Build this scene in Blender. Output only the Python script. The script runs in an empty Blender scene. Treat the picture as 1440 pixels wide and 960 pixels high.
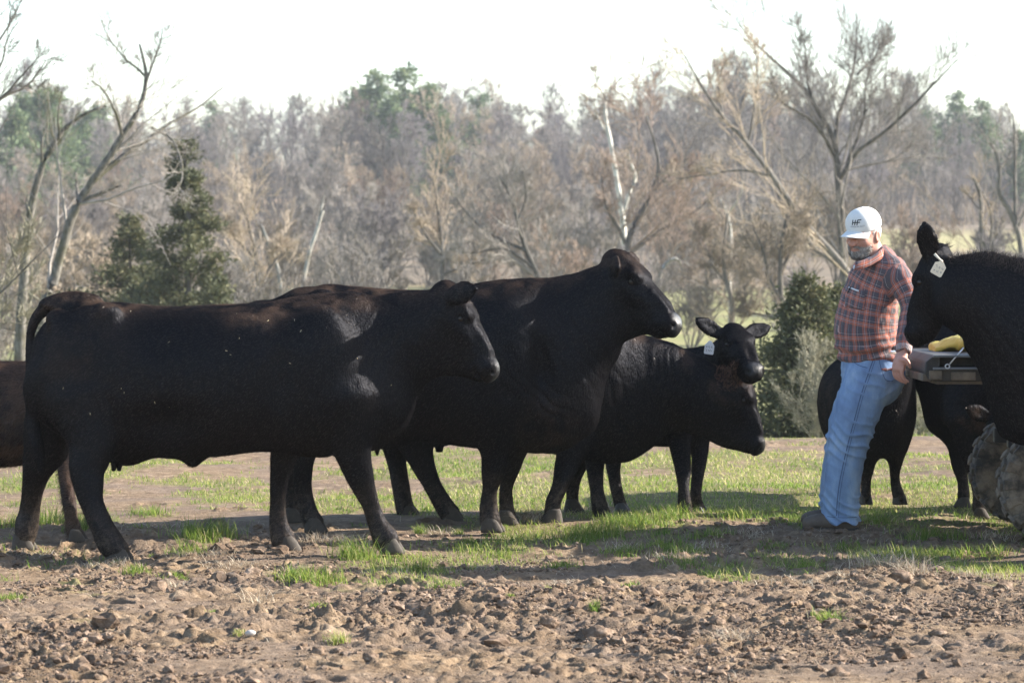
import bpy, math, random
import numpy as np
from mathutils import Vector, Matrix
from mathutils.bvhtree import BVHTree

S = bpy.context.scene
COL = S.collection
R = math.radians

# ------------------------------------------------------------------ camera, sky, sun, exposure
CAM_Z = 1.5
FPX = 4644.0                 # focal length in photo pixels (photo is 1440 wide)
HOR = 361.0                  # horizon row in the photo
cd = bpy.data.cameras.new('camera')
cam = bpy.data.objects.new('camera', cd)
COL.objects.link(cam)
cam.location = (0, 0, CAM_Z)
cam.rotation_euler = (R(90) - math.atan((480 - HOR) / FPX), 0, 0)
cd.sensor_width = 36.0
cd.lens = FPX / 1440.0 * 36.0
cd.clip_start = 0.2
cd.clip_end = 6000
cd.dof.use_dof = True
cd.dof.focus_distance = 17.2
cd.dof.aperture_fstop = 7.0
S.camera = cam

SUN = Vector((2.2, 0.55, 1.16)).normalized()      # towards the sun
SUN_EL = math.asin(SUN.z)
SUN_AZ = math.atan2(SUN.x, SUN.y)                 # clockwise from +Y
w = bpy.data.worlds.new('World')
S.world = w
w.use_nodes = True
wn = w.node_tree
wn.nodes.clear()
sky = wn.nodes.new('ShaderNodeTexSky')
sky.sky_type = 'NISHITA'
sky.sun_disc = False
sky.sun_elevation = SUN_EL
sky.sun_rotation = SUN_AZ
sky.altitude = 200
sky.air_density = 1.0
sky.dust_density = 1.0
sky.ozone_density = 1.0
bg = wn.nodes.new('ShaderNodeBackground')
bg.inputs['Strength'].default_value = 0.105
wo = wn.nodes.new('ShaderNodeOutputWorld')
wn.links.new(sky.outputs[0], bg.inputs['Color'])
wn.links.new(bg.outputs[0], wo.inputs['Surface'])

sd = bpy.data.lights.new('sun', 'SUN')
sd.energy = 5.0
sd.angle = R(0.53)
sd.color = (1.0, 0.93, 0.83)
so = bpy.data.objects.new('sun', sd)
COL.objects.link(so)
so.rotation_euler = SUN.to_track_quat('Z', 'Y').to_euler()
so.location = (30, 10, 30)

S.view_settings.view_transform = 'Standard'
S.view_settings.look = 'None'
S.view_settings.exposure = 1.75
S.view_settings.gamma = 1.0
S.render.engine = 'CYCLES'
S.cycles.use_denoising = True
S.cycles.max_bounces = 6
S.cycles.transparent_max_bounces = 6
S.cycles.volume_bounces = 0

# ------------------------------------------------------------------ small helpers
rng = np.random.default_rng(7)
random.seed(7)


def P3(px, py, D):
    """A point of the place from where the photograph shows it and how far off it stands."""
    return np.array([(px - 720.0) * D / FPX, D, CAM_Z - (py - HOR) * D / FPX])


def gD(py):
    """Distance of a point of the flat field that the photograph shows in row py."""
    return CAM_Z * FPX / (py - HOR)


def lin(a, b, t):
    return a + (b - a) * t


def vnoise(p, seed=0):
    """Value noise of points (N,3) in -1..1."""
    p = np.asarray(p, float)
    i = np.floor(p).astype(np.int64)
    f = p - i
    u = f * f * (3 - 2 * f)
    out = np.zeros(len(p))
    for dx in (0, 1):
        wx = u[:, 0] if dx else 1 - u[:, 0]
        for dy in (0, 1):
            wy = u[:, 1] if dy else 1 - u[:, 1]
            for dz in (0, 1):
                wz = u[:, 2] if dz else 1 - u[:, 2]
                h = ((i[:, 0] + dx) * 73856093) ^ ((i[:, 1] + dy) * 19349663) ^ ((i[:, 2] + dz) * 83492791) ^ (seed * 2654435761 & 0x7fffffff)
                h = (h ^ (h >> 13)) * 1274126177 & 0x7fffffff
                h = (h ^ (h >> 16)) & 0xffff
                out += wx * wy * wz * (h / 32767.5 - 1.0)
    return out


def fbm(p, octaves=4, seed=0, gain=0.5):
    a, s, out = 1.0, 0.0, 0.0
    q = np.asarray(p, float)
    for o in range(octaves):
        out = out + a * vnoise(q, seed + o * 17)
        s += a
        a *= gain
        q = q * 2.03 + 11.7
    return out / s


def mesh(name, V, F, smooth=True, attrs=None, uv=None):
    """Mesh data from arrays. F: list of faces or (N,3)/(N,4) array."""
    me = bpy.data.meshes.new(name)
    V = np.ascontiguousarray(V, dtype=np.float32)
    if isinstance(F, np.ndarray):
        n, k = F.shape
        me.vertices.add(len(V))
        me.vertices.foreach_set('co', V.ravel())
        me.loops.add(n * k)
        me.loops.foreach_set('vertex_index', F.ravel().astype(np.int32))
        me.polygons.add(n)
        me.polygons.foreach_set('loop_start', np.arange(0, n * k, k, dtype=np.int32))
        me.polygons.foreach_set('use_smooth', np.full(n, smooth, dtype=bool))
        me.update(calc_edges=True)
    else:
        me.from_pydata([tuple(map(float, v)) for v in V], [], F)
        me.polygons.foreach_set('use_smooth', np.full(len(me.polygons), smooth, dtype=bool))
        me.update()
    for k, a in (attrs or {}).items():
        at = me.attributes.new(k, 'FLOAT', 'POINT')
        at.data.foreach_set('value', np.ascontiguousarray(a, dtype=np.float32))
    if uv is not None:
        at = me.attributes.new('plaid', 'FLOAT_VECTOR', 'POINT')
        z = np.zeros((len(V), 3), dtype=np.float32)
        z[:, :2] = uv
        at.data.foreach_set('vector', z.ravel())
    return me


def obj(name, me, mat=None, parent=None, loc=None):
    o = bpy.data.objects.new(name, me)
    COL.objects.link(o)
    if mat is not None and me is not None and not me.materials:
        me.materials.append(mat)
    if parent is not None:
        o.parent = parent
    if loc is not None:
        o.location = loc
    return o


def tag(o, label=None, cat=None, group=None, kind=None):
    if label:
        o['label'] = label
    if cat:
        o['category'] = cat
    if group:
        o['group'] = group
    if kind:
        o['kind'] = kind
    return o


def empty(name, loc, label, cat, group=None, rz=0.0):
    o = bpy.data.objects.new(name, None)
    COL.objects.link(o)
    o.location = loc
    o.rotation_euler = (0, 0, rz)
    o.empty_display_size = 0.1
    return tag(o, label, cat, group)


class MB:
    """Collects plain shapes into one mesh."""

    def __init__(self):
        self.V, self.F = [], []

    def add(self, V, F):
        n = len(self.V)
        self.V += [tuple(map(float, v)) for v in V]
        self.F += [tuple(int(i) + n for i in f) for f in F]
        return self

    def box(self, c, s, M=None):
        x, y, z = s[0] / 2, s[1] / 2, s[2] / 2
        V = np.array([[-x, -y, -z], [x, -y, -z], [x, y, -z], [-x, y, -z], [-x, -y, z], [x, -y, z], [x, y, z], [-x, y, z]])
        if M is not None:
            V = V @ np.array(M).T
        return self.add(V + np.array(c), [(0, 3, 2, 1), (4, 5, 6, 7), (0, 1, 5, 4), (1, 2, 6, 5), (2, 3, 7, 6), (3, 0, 4, 7)])

    def tube(self, pts, rad, n=8, cap=True):
        V, F = tube(pts, rad, n, cap)
        return self.add(V, F)

    def lathe(self, prof, axis_o, M, n=24):
        """prof: (radius, height) along local z; M: 3x3 columns of the frame."""
        V, F = [], []
        m = len(prof)
        for r, h in prof:
            for k in range(n):
                a = 2 * math.pi * k / n
                V.append(np.array(M) @ np.array([r * math.cos(a), r * math.sin(a), h]) + np.array(axis_o))
        for i in range(m - 1):
            for k in range(n):
                k2 = (k + 1) % n
                F.append((i * n + k, i * n + k2, (i + 1) * n + k2, (i + 1) * n + k))
        F.append(tuple(range(n - 1, -1, -1)))
        F.append(tuple((m - 1) * n + k for k in range(n)))
        return self.add(V, F)

    def build(self, name, mat, parent=None, smooth=False, bevel=0.0, origin=None):
        V = np.array(self.V)
        if origin is not None:
            V = V - np.array(origin)
        me = mesh(name, V, self.F, smooth)
        o = obj(name, me, mat, parent)
        if bevel:
            m = o.modifiers.new('bevel', 'BEVEL')
            m.width = bevel
            m.segments = 2
            m.limit_method = 'ANGLE'
        return o


def tube(pts, rad, n=8, cap=True):
    pts = np.asarray(pts, float)
    m = len(pts)
    rad = np.broadcast_to(np.asarray(rad, float), (m,))
    T = np.gradient(pts, axis=0)
    T /= np.linalg.norm(T, axis=1)[:, None] + 1e-12
    up = np.array([0, 0, 1.0]) if abs(T[0][2]) < 0.9 else np.array([1.0, 0, 0])
    V, F = [], []
    a = np.arange(n) * 2 * math.pi / n
    for i in range(m):
        s = np.cross(T[i], up)
        s /= np.linalg.norm(s) + 1e-12
        up = np.cross(s, T[i])
        V.append(pts[i] + rad[i] * (np.cos(a)[:, None] * s + np.sin(a)[:, None] * up))
    V = np.vstack(V)
    for i in range(m - 1):
        for k in range(n):
            k2 = (k + 1) % n
            F.append((i * n + k, i * n + k2, (i + 1) * n + k2, (i + 1) * n + k))
    if cap:
        F.append(tuple(range(n - 1, -1, -1)))
        F.append(tuple((m - 1) * n + k for k in range(n)))
    return V, F


def norm(a):
    return a / (np.linalg.norm(a, axis=-1, keepdims=True) + 1e-9)


ICO = np.array([(0, 0, -1), (.7236, -.5257, -.4472), (-.2764, -.8506, -.4472), (-.8944, 0, -.4472), (-.2764, .8506, -.4472), (.7236, .5257, -.4472),
                (.2764, -.8506, .4472), (-.7236, -.5257, .4472), (-.7236, .5257, .4472), (.2764, .8506, .4472), (.8944, 0, .4472), (0, 0, 1)])
ICF = np.array([(0, 1, 2), (1, 0, 5), (0, 2, 3), (0, 3, 4), (0, 4, 5), (1, 5, 10), (2, 1, 6), (3, 2, 7), (4, 3, 8), (5, 4, 9), (1, 10, 6), (2, 6, 7), (3, 7, 8),
                (4, 8, 9), (5, 9, 10), (6, 10, 11), (7, 6, 11), (8, 7, 11), (9, 8, 11), (10, 9, 11)])


def subdivide(V, F):
    V = [tuple(v) for v in V]
    cache, out = {}, []

    def mid_(a, b):
        k = (min(a, b), max(a, b))
        if k not in cache:
            p_ = np.array(V[a]) + np.array(V[b])
            V.append(tuple(p_ / np.linalg.norm(p_)))
            cache[k] = len(V) - 1
        return cache[k]
    for a, b, c_ in F:
        x, y, z = mid_(a, b), mid_(b, c_), mid_(c_, a)
        out += [(a, x, z), (b, y, x), (c_, z, y), (x, y, z)]
    return np.array(V), np.array(out)


ICO2, ICF2 = subdivide(ICO, ICF)
ICO3, ICF3 = subdivide(ICO2, ICF2)


def spline(A, sub=4):
    """Catmull-Rom through the rows of A."""
    A = np.asarray(A, float)
    n = len(A)
    if n < 3:
        return np.vstack([lin(A[0], A[-1], t) for t in np.linspace(0, 1, sub + 1)])
    E = np.vstack([2 * A[0] - A[1], A, 2 * A[-1] - A[-2]])
    out = []
    for i in range(1, n):
        p0, p1, p2, p3 = E[i - 1], E[i], E[i + 1], E[i + 2]
        for t in np.arange(sub) / sub:
            out.append(0.5 * (2 * p1 + (p2 - p0) * t + (2 * p0 - 5 * p1 + 4 * p2 - p3) * t * t + (3 * p1 - p0 - 3 * p2 + p3) * t ** 3))
    out.append(A[-1])
    return np.array(out)


# ------------------------------------------------------------------ bodies: distance fields turned into one continuous skin
class Field:
    def __init__(self, lo, hi, h):
        lo, hi = np.minimum(lo, hi), np.maximum(lo, hi)
        self.lo = np.asarray(lo, float)
        self.h = h
        self.n = np.ceil((np.asarray(hi, float) - self.lo) / h).astype(int) + 1
        self.f = np.full(self.n, 0.5, dtype=np.float32)
        self.blurred = False

    def region(self, lo, hi):
        a = np.maximum(np.floor((np.asarray(lo) - self.lo) / self.h).astype(int), 0)
        b = np.minimum(np.ceil((np.asarray(hi) - self.lo) / self.h).astype(int) + 1, self.n)
        if np.any(b <= a):
            return None, None
        sl = tuple(slice(x, y) for x, y in zip(a, b))
        ax = [(self.lo[i] + self.h * np.arange(a[i], b[i])).astype(np.float32) for i in range(3)]
        X, Y, Z = np.meshgrid(*ax, indexing='ij')
        return sl, (X, Y, Z)

    def smin(self, sl, d, k):
        a = self.f[sl]
        if k <= 0:
            self.f[sl] = np.minimum(a, d)
        else:
            hh = np.clip(0.5 + 0.5 * (a - d) / k, 0, 1)
            self.f[sl] = a + (d - a) * hh - k * hh * (1 - hh)

    def smax(self, sl, d, k):
        a = self.f[sl]
        hh = np.clip(0.5 - 0.5 * (a - d) / k, 0, 1)
        self.f[sl] = a + (d - a) * hh + k * hh * (1 - hh)

    def ell(self, c, r, k=0.03, M=None, sub=False):
        """Ellipsoid; M rows are its axes."""
        c = np.asarray(c, float)
        r = np.asarray(r, float) * np.ones(3)
        m = r.max() + 2.0 * k + 2 * self.h
        sl, g = self.region(c - m, c + m)
        if sl is None:
            return
        q = [g[i] - c[i] for i in range(3)]
        if M is not None:
            M = np.asarray(M, float)
            q = [q[0] * M[j][0] + q[1] * M[j][1] + q[2] * M[j][2] for j in range(3)]
        a = np.sqrt((q[0] / r[0]) ** 2 + (q[1] / r[1]) ** 2 + (q[2] / r[2]) ** 2)
        b = np.sqrt((q[0] / r[0] ** 2) ** 2 + (q[1] / r[1] ** 2) ** 2 + (q[2] / r[2] ** 2) ** 2) + 1e-6
        d = a * (a - 1) / b
        d = np.where(a < 0.3, -r.min() * (1 - a), d)
        if sub:
            self.smax(sl, -d, k)
        else:
            self.smin(sl, d, k)

    def chain(self, pts, rv, rl, L, k=0.03, sub=4, n=2.0, subtract=False, cap=None):
        """Swept elliptic sections: rv across in the plane of the sweep, rl along the direction L."""
        pts = np.asarray(pts, float)
        m0 = len(pts)
        rv = np.broadcast_to(np.asarray(rv, float), (m0,))
        rl = np.broadcast_to(np.asarray(rl, float), (m0,))
        Lr = np.broadcast_to(np.asarray(L, float), (m0, 3))
        A = np.hstack([pts, rv[:, None], rl[:, None], Lr])
        if sub > 1:
            A = spline(A, sub)
            A[:, 3:5] = np.maximum(A[:, 3:5], 0.002)
        pad = max(A[:, 3].max(), A[:, 4].max()) + 2.0 * k + 2 * self.h
        sl, g = self.region(A[:, :3].min(0) - pad, A[:, :3].max(0) + pad)
        if sl is None:
            return
        D = np.full(g[0].shape, 0.5, dtype=np.float32)
        off = np.array([s.start for s in sl])
        for i in range(len(A) - 1):
            a, b = A[i, :3], A[i + 1, :3]
            T = b - a
            ln = np.linalg.norm(T)
            if ln < 1e-7:
                continue
            T = T / ln
            Lv = A[i, 5:8] + A[i + 1, 5:8]
            Lv = Lv - T * (Lv @ T)
            Lv /= np.linalg.norm(Lv) + 1e-12
            N = np.cross(Lv, T)
            pd = max(A[i:i + 2, 3].max(), A[i:i + 2, 4].max()) + 1.8 * k + 2 * self.h
            s2, g2 = self.region(np.minimum(a, b) - pd, np.maximum(a, b) + pd)
            if s2 is None:
                continue
            qx, qy, qz = g2[0] - a[0], g2[1] - a[1], g2[2] - a[2]
            ta = qx * T[0] + qy * T[1] + qz * T[2]
            t = np.clip(ta / ln, 0, 1)
            ax = ta - t * ln
            ql = qx * Lv[0] + qy * Lv[1] + qz * Lv[2]
            qn = qx * N[0] + qy * N[1] + qz * N[2]
            Rv = A[i, 3] + (A[i + 1, 3] - A[i, 3]) * t
            Rl = A[i, 4] + (A[i + 1, 4] - A[i, 4]) * t
            mn = np.minimum(Rv, Rl)
            ca = mn if cap is None else cap
            if n == 2.0:
                r = np.sqrt((ql / Rl) ** 2 + (qn / Rv) ** 2 + (ax / ca) ** 2)
            else:
                r = (np.abs(ql / Rl) ** n + np.abs(qn / Rv) ** n + np.abs(ax / ca) ** n) ** (1.0 / n)
            d = (r - 1) * mn
            s3 = tuple(slice(s.start - o, s.stop - o) for s, o in zip(s2, off))
            D[s3] = np.minimum(D[s3], d)
        if subtract:
            self.smax(sl, -D, k)
        else:
            self.smin(sl, D, k)

    def blur(self, times):
        f = np.minimum(self.f, 0.3)
        for _ in range(times):
            for ax in range(3):
                g = np.moveaxis(f, ax, 0)
                q = g.copy()
                q[1:-1] = 0.25 * g[:-2] + 0.5 * g[1:-1] + 0.25 * g[2:]
                f = np.moveaxis(q, 0, ax)
        self.f = np.ascontiguousarray(f)
        self.blurred = True

    def skin(self, smooth=1):
        f = self.f
        f = np.pad(f, 1, constant_values=0.5)
        lo = self.lo - self.h
        ins = f < 0
        c = np.zeros(tuple(np.array(f.shape) - 1), dtype=np.int8)
        cs = [(i, j, k) for i in (0, 1) for j in (0, 1) for k in (0, 1)]
        nx, ny, nz = c.shape
        for i, j, k in cs:
            c += ins[i:i + nx, j:j + ny, k:k + nz]
        act = np.argwhere((c > 0) & (c < 8))
        idx = np.full(c.shape, -1, dtype=np.int32)
        idx[act[:, 0], act[:, 1], act[:, 2]] = np.arange(len(act))
        val = {o: f[act[:, 0] + o[0], act[:, 1] + o[1], act[:, 2] + o[2]] for o in cs}
        acc = np.zeros((len(act), 3))
        cnt = np.zeros(len(act))
        for a in cs:
            for ax in range(3):
                if a[ax] == 0:
                    b = list(a)
                    b[ax] = 1
                    va, vb = val[a], val[tuple(b)]
                    x = (va < 0) != (vb < 0)
                    t = np.where(x, va / np.where(x, va - vb, 1), 0)
                    p = np.tile(np.array(a, float), (len(act), 1))
                    p[:, ax] = t
                    acc[x] += p[x]
                    cnt[x] += 1
        V = lo + self.h * (act + acc / cnt[:, None])
        Q = []
        for ax in range(3):
            s0 = [slice(None)] * 3
            s1 = [slice(None)] * 3
            s0[ax] = slice(0, -1)
            s1[ax] = slice(1, None)
            a, b = ins[tuple(s0)], ins[tuple(s1)]
            e = np.argwhere(a != b)
            fl = a[e[:, 0], e[:, 1], e[:, 2]]
            u, v = (ax + 1) % 3, (ax + 2) % 3
            q = []
            for du, dv in ((-1, -1), (0, -1), (0, 0), (-1, 0)):
                o = e.copy()
                o[:, u] += du
                o[:, v] += dv
                q.append(idx[o[:, 0], o[:, 1], o[:, 2]])
            q = np.stack(q, 1)
            q[~fl] = q[~fl][:, ::-1]
            Q.append(q)
        F = np.vstack(Q)
        for _ in range(smooth):
            V = relax(V, F, 0.5)
            V = relax(V, F, -0.52)
        return V, F


def relax(V, F, lam):
    n = len(V)
    k = F.shape[1]
    acc = np.zeros((n, 3))
    cnt = np.zeros(n)
    for i in range(k):
        a, b = F[:, i], F[:, (i + 1) % k]
        for j in range(3):
            acc[:, j] += np.bincount(a, V[b, j], n) + np.bincount(b, V[a, j], n)
        cnt += np.bincount(a, minlength=n) + np.bincount(b, minlength=n)
    return V + lam * (acc / np.maximum(cnt, 1)[:, None] - V)


def normals(V, F):
    d1 = V[F[:, 2]] - V[F[:, 0]]
    d2 = V[F[:, 3]] - V[F[:, 1]] if F.shape[1] == 4 else V[F[:, 1]] - V[F[:, 0]]
    fn = np.cross(d1, d2) if F.shape[1] == 4 else np.cross(d2, d1)
    N = np.zeros_like(V)
    for i in range(F.shape[1]):
        for j in range(3):
            N[:, j] += np.bincount(F[:, i], fn[:, j], len(V))
    return N / (np.linalg.norm(N, axis=1)[:, None] + 1e-12), fn


# ------------------------------------------------------------------ materials
class NT:
    def __init__(self, name):
        self.m = bpy.data.materials.new(name)
        self.m.use_nodes = True
        self.t = self.m.node_tree
        self.t.nodes.clear()
        self.out = self.n('ShaderNodeOutputMaterial')
        self.b = self.n('ShaderNodeBsdfPrincipled')
        self.l(self.b.outputs[0], self.out.inputs['Surface'])

    def n(self, t, **kw):
        x = self.t.nodes.new(t)
        for k, v in kw.items():
            setattr(x, k, v)
        return x

    def l(self, a, b):
        self.t.links.new(a, b)

    def set(self, **kw):
        for k, v in kw.items():
            i = self.b.inputs[k.replace('_', ' ')]
            if hasattr(v, 'is_linked') or hasattr(v, 'links'):
                self.l(v, i)
            else:
                i.default_value = (*v, 1) if isinstance(v, tuple) and len(v) == 3 else v
        return self

    def coord(self, which='Object', scale=None, rot=None):
        c = self.n('ShaderNodeTexCoord').outputs[which]
        if scale is not None:
            mp = self.n('ShaderNodeMapping')
            mp.inputs['Scale'].default_value = scale
            if rot:
                mp.inputs['Rotation'].default_value = rot
            self.l(c, mp.inputs['Vector'])
            c = mp.outputs[0]
        return c

    def noise(self, vec, scale, detail=4, rough=0.55, dist=0.0):
        x = self.n('ShaderNodeTexNoise')
        x.inputs['Scale'].default_value = scale
        x.inputs['Detail'].default_value = detail
        x.inputs['Roughness'].default_value = rough
        x.inputs['Distortion'].default_value = dist
        self.l(vec, x.inputs['Vector'])
        return x.outputs[0]

    def ramp(self, fac, stops):
        x = self.n('ShaderNodeValToRGB')
        e = x.color_ramp.elements
        while len(e) < len(stops):
            e.new(0.5)
        for i, (p, c) in enumerate(stops):
            e[i].position = p
            e[i].color = (*c, 1) if len(c) == 3 else c
        self.l(fac, x.inputs[0])
        return x.outputs[0]

    def step(self, fac, a, b):
        x = self.n('ShaderNodeMapRange')
        x.interpolation_type = 'SMOOTHSTEP'
        x.inputs[1].default_value = a
        x.inputs[2].default_value = b
        self.l(fac, x.inputs[0])
        return x.outputs[0]

    def mix(self, fac, a, b):
        x = self.n('ShaderNodeMix', data_type='RGBA')
        for v, i in ((fac, 0), (a, 6), (b, 7)):
            if hasattr(v, 'links'):
                self.l(v, x.inputs[i])
            else:
                x.inputs[i].default_value = (*v, 1) if isinstance(v, tuple) and len(v) == 3 else v
        return x.outputs[2]

    def math(self, op, a, b=0.0, clamp=False):
        x = self.n('ShaderNodeMath', operation=op, use_clamp=clamp)
        for v, i in ((a, 0), (b, 1)):
            if hasattr(v, 'links'):
                self.l(v, x.inputs[i])
            else:
                x.inputs[i].default_value = v
        return x.outputs[0]

    def attr(self, name, vec=False):
        x = self.n('ShaderNodeAttribute')
        x.attribute_name = name
        return x.outputs['Vector'] if vec else x.outputs['Fac']

    def bump(self, h, strength=0.3, dist=0.01):
        x = self.n('ShaderNodeBump')
        x.inputs['Strength'].default_value = strength
        x.inputs['Distance'].default_value = dist
        self.l(h, x.inputs['Height'])
        self.l(x.outputs[0], self.b.inputs['Normal'])
        return self


def plain(name, col, rough=0.6, metal=0.0, var=0.25, scale=20.0, bump=0.0):
    m = NT(name)
    c = m.coord('Object')
    f = m.noise(c, scale, 5)
    m.set(Base_Color=m.mix(f, tuple(x * (1 - var) for x in col), tuple(min(1, x * (1 + var)) for x in col)), Roughness=rough, Metallic=metal)
    if bump:
        m.bump(m.noise(c, scale * 3, 4), bump, 0.004)
    return m.m
# ------------------------------------------------------------------ the ground: one sheet from the trampled field to the far hill
PROF = np.array([(-400, 0), (0, 0), (26.5, 0), (28.3, -.04), (31, -.28), (36, -.75), (45, -1.5), (60, -2.1), (85, -2.2), (110, -1.85), (150, -.75), (190, 1.0), (230, 2.5),
                 (262, 4.1), (300, 5.2), (350, 7.8), (400, 9.6), (480, 12), (600, 12.5), (900, 10), (1500, 2)])


def terrain(x, y):
    z = np.interp(y, PROF[:, 0], PROF[:, 1])
    far = np.clip((y - 60) / 120, 0, 1)
    p = np.stack([np.asarray(x) / 38.0, np.asarray(y) / 48.0, np.zeros_like(x)], 1)
    return z + far * 0.9 * fbm(p, 3, 41)


def greenness(x, y):
    """How much grass grows at a point of the near field, 0..1."""
    p = np.stack([x, y, np.zeros_like(x)], 1)
    n = 0.55 * fbm(p * [1.7, 1.0, 1], 3, 3) + 0.45 * fbm(p * 5.0, 3, 8)
    b = np.interp(y, [10, 14.6, 15.6, 16.6, 18.2, 20, 24.0, 25.2, 26.2, 27.5, 28.5, 31], [-.70, -.52, -.26, -.14, -.02, .12, .10, -.12, -.45, -.42, .1, .8])
    b = b + np.clip(x - 0.2, -1.6, 1.6) * np.where(x < .2, .17, .085) * np.clip((y - 15.0) / 1.2, 0, 1) * np.interp(y, [18, 21], [1, .5])
    b = b + .09 * np.clip((y - 18.3) / 1.5, 0, 1) * np.clip((25.5 - y) / 1.0, 0, 1) * np.clip(x + .3, 0, 1)
    b = b - .55 * np.exp(-((x - 1.75) / .6) ** 2 - ((y - 17.55) / .42) ** 2)
    return np.clip((n + b) / 0.22 + 0.5, 0, 1)


def worley(x, y, cell, seed):
    """Distances to the nearest and second nearest cell seed, and the nearest seed's random number."""
    u, v = x / cell, y / cell
    iu, iv = np.floor(u).astype(np.int64), np.floor(v).astype(np.int64)
    d1, d2, rid = np.full(len(x), 9.0), np.full(len(x), 9.0), np.zeros(len(x))

    def hsh(a, b, s):
        h = (a * 73856093) ^ (b * 19349663) ^ (s * 83492791)
        h = (h ^ (h >> 13)) * 1274126177 & 0x7fffffff
        return ((h ^ (h >> 16)) & 0xffff) / 65535.0
    for a in (-1, 0, 1):
        for b in (-1, 0, 1):
            cu, cv = iu + a, iv + b
            px_, py_ = cu + hsh(cu, cv, seed), cv + hsh(cu, cv, seed + 1)
            d = np.sqrt((px_ - u) ** 2 + (py_ - v) ** 2)
            nw = d < d1
            d2 = np.where(nw, d1, np.minimum(d2, d))
            rid = np.where(nw, hsh(cu, cv, seed + 2), rid)
            d1 = np.where(nw, d, d1)
    return d1, d2, rid


rp_ = np.random.default_rng(77)
PRINTS = [(rp_.uniform(-1, 1) * y_ * .16, y_, rp_.uniform(0, 6.28), rp_.uniform(.018, .040)) for y_ in rp_.uniform(11.4, 20, 90)]


def clump(x, y):
    p = np.stack([x, y, np.zeros_like(x)], 1)
    bil = lambda f, s: 1 - np.abs(vnoise(p * f, s))
    rough = np.clip(0.55 + 0.9 * fbm(p * 0.9, 2, 22), 0.12, 1.3)
    near = np.clip((19.5 - y) / 3.0, 0.25, 1) * (np.abs(x) < 9)
    q = p + 0.03 * np.stack([vnoise(p * 9, 61), vnoise(p * 9, 62), 0 * x], 1)
    cr = 0
    for cell, amp, sd__ in ((.085, .046, 5), (.042, .026, 15), (.022, .010, 25)):
        d1, d2, rid = worley(q[:, 0], q[:, 1], cell, sd__)
        cr = cr + amp * (rid ** 2.2 * np.clip((d2 - d1) / .28, 0, 1) * np.clip(1.15 - d1 * .7, 0, 1) - .15)
    h = 0.050 * fbm(p * 0.9, 2, 31) + near * rough * (0.034 * (bil(4.5, 1) - .6) + cr + .006 * vnoise(p * 38, 73))
    for (fx, fy, fa, fd) in PRINTS:
        k = np.nonzero((np.abs(x - fx) < .2) & (np.abs(y - fy) < .2))[0]
        if len(k):
            dx, dy = x[k] - fx, y[k] - fy
            a_, b_ = dx * math.cos(fa) + dy * math.sin(fa), -dx * math.sin(fa) + dy * math.cos(fa)
            e_ = np.sqrt((a_ / .075) ** 2 + (b_ / .055) ** 2)
            cleft = np.exp(-(b_ / .008) ** 2) * (a_ > -.03)
            h[k] += -fd * np.clip((1.15 - e_) / .3, 0, 1) * (1 - .6 * cleft) + .5 * fd * np.exp(-((e_ - 1.35) / .22) ** 2)
    edge = np.clip((30 - y) / 3, 0, 1) * np.clip((y - 6) / 3, 0, 1)
    return (h - 0.004) * edge


def ground_z(x, y):
    x = np.atleast_1d(np.asarray(x, float))
    y = np.atleast_1d(np.asarray(y, float))
    return terrain(x, y) + clump(x, y)


def grid_lines(fine, coarse_lo, coarse_hi, grow_):
    lo, hi = [fine[0]], [fine[-1]]
    st = fine[1] - fine[0]
    s = st
    while lo[-1] > coarse_lo:
        s *= grow_
        lo.append(lo[-1] - s)
    s = st
    while hi[-1] < coarse_hi:
        s *= grow_
        hi.append(hi[-1] + s)
    return np.concatenate([np.array(lo[1:])[::-1], fine, np.array(hi[1:])])


gx = grid_lines(np.arange(-2.8, 2.81, 0.0125), -12, 12, 1.05)
gx = np.concatenate([grid_lines(np.array([-12.6, -12.0]), -700, -12.5, 1.22)[:-1], gx[(gx > -11.9) & (gx < 11.9)], grid_lines(np.array([12.0, 12.6]), 12.5, 700, 1.22)])
gy = np.concatenate([grid_lines(np.arange(11.1, 16.6, 0.0125), -60, 16.5, 1.5), np.arange(16.62, 21, 0.03), np.arange(21, 31, 0.07)])
gy = np.unique(np.round(np.concatenate([gy, grid_lines(np.array([31.0, 31.3]), 31, 1400, 1.035)]), 4))
XX, YY = np.meshgrid(gx, gy, indexing='ij')
xf, yf = XX.ravel(), YY.ravel()
zf = terrain(xf, yf)
nr = (np.abs(xf) < 12) & (yf > 5) & (yf < 31)
zf[nr] += clump(xf[nr], yf[nr])
gr = np.zeros(len(xf))
gr[nr] = greenness(xf[nr], yf[nr])
nxl, nyl = len(gx), len(gy)
ii = np.arange(nxl * nyl).reshape(nxl, nyl)
quads = np.stack([ii[:-1, :-1], ii[1:, :-1], ii[1:, 1:], ii[:-1, 1:]], -1).reshape(-1, 4)
pf = np.stack([xf, yf, zf * 0], 1)
n1 = fbm(pf / 22.0, 3, 51)
n2 = fbm(pf / 7.0, 3, 52)
ymod = yf + 14 * n1 * np.clip((yf - 80) / 80, 0, 1)
meadow = np.clip((ymod - 29) / 3, 0, 1) * np.clip((172 - ymod) / 14, 0, 1)
upper = np.clip((ymod - 208) / 8, 0, 1) * np.clip((266 - ymod) / 6, 0, 1) * np.clip((xf - 8) / 10, 0, 1)
tan = np.clip((yf - 322) / 6, 0, 1) * np.clip((356 - yf) / 6, 0, 1) * np.clip((-xf - 8) / 6, 0, 1) * np.clip((xf + 48) / 6, 0, 1)
wood = np.clip((ymod - 165) / 14, 0, 1)
wood = wood * (1 - upper) * (1 - tan)

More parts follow.
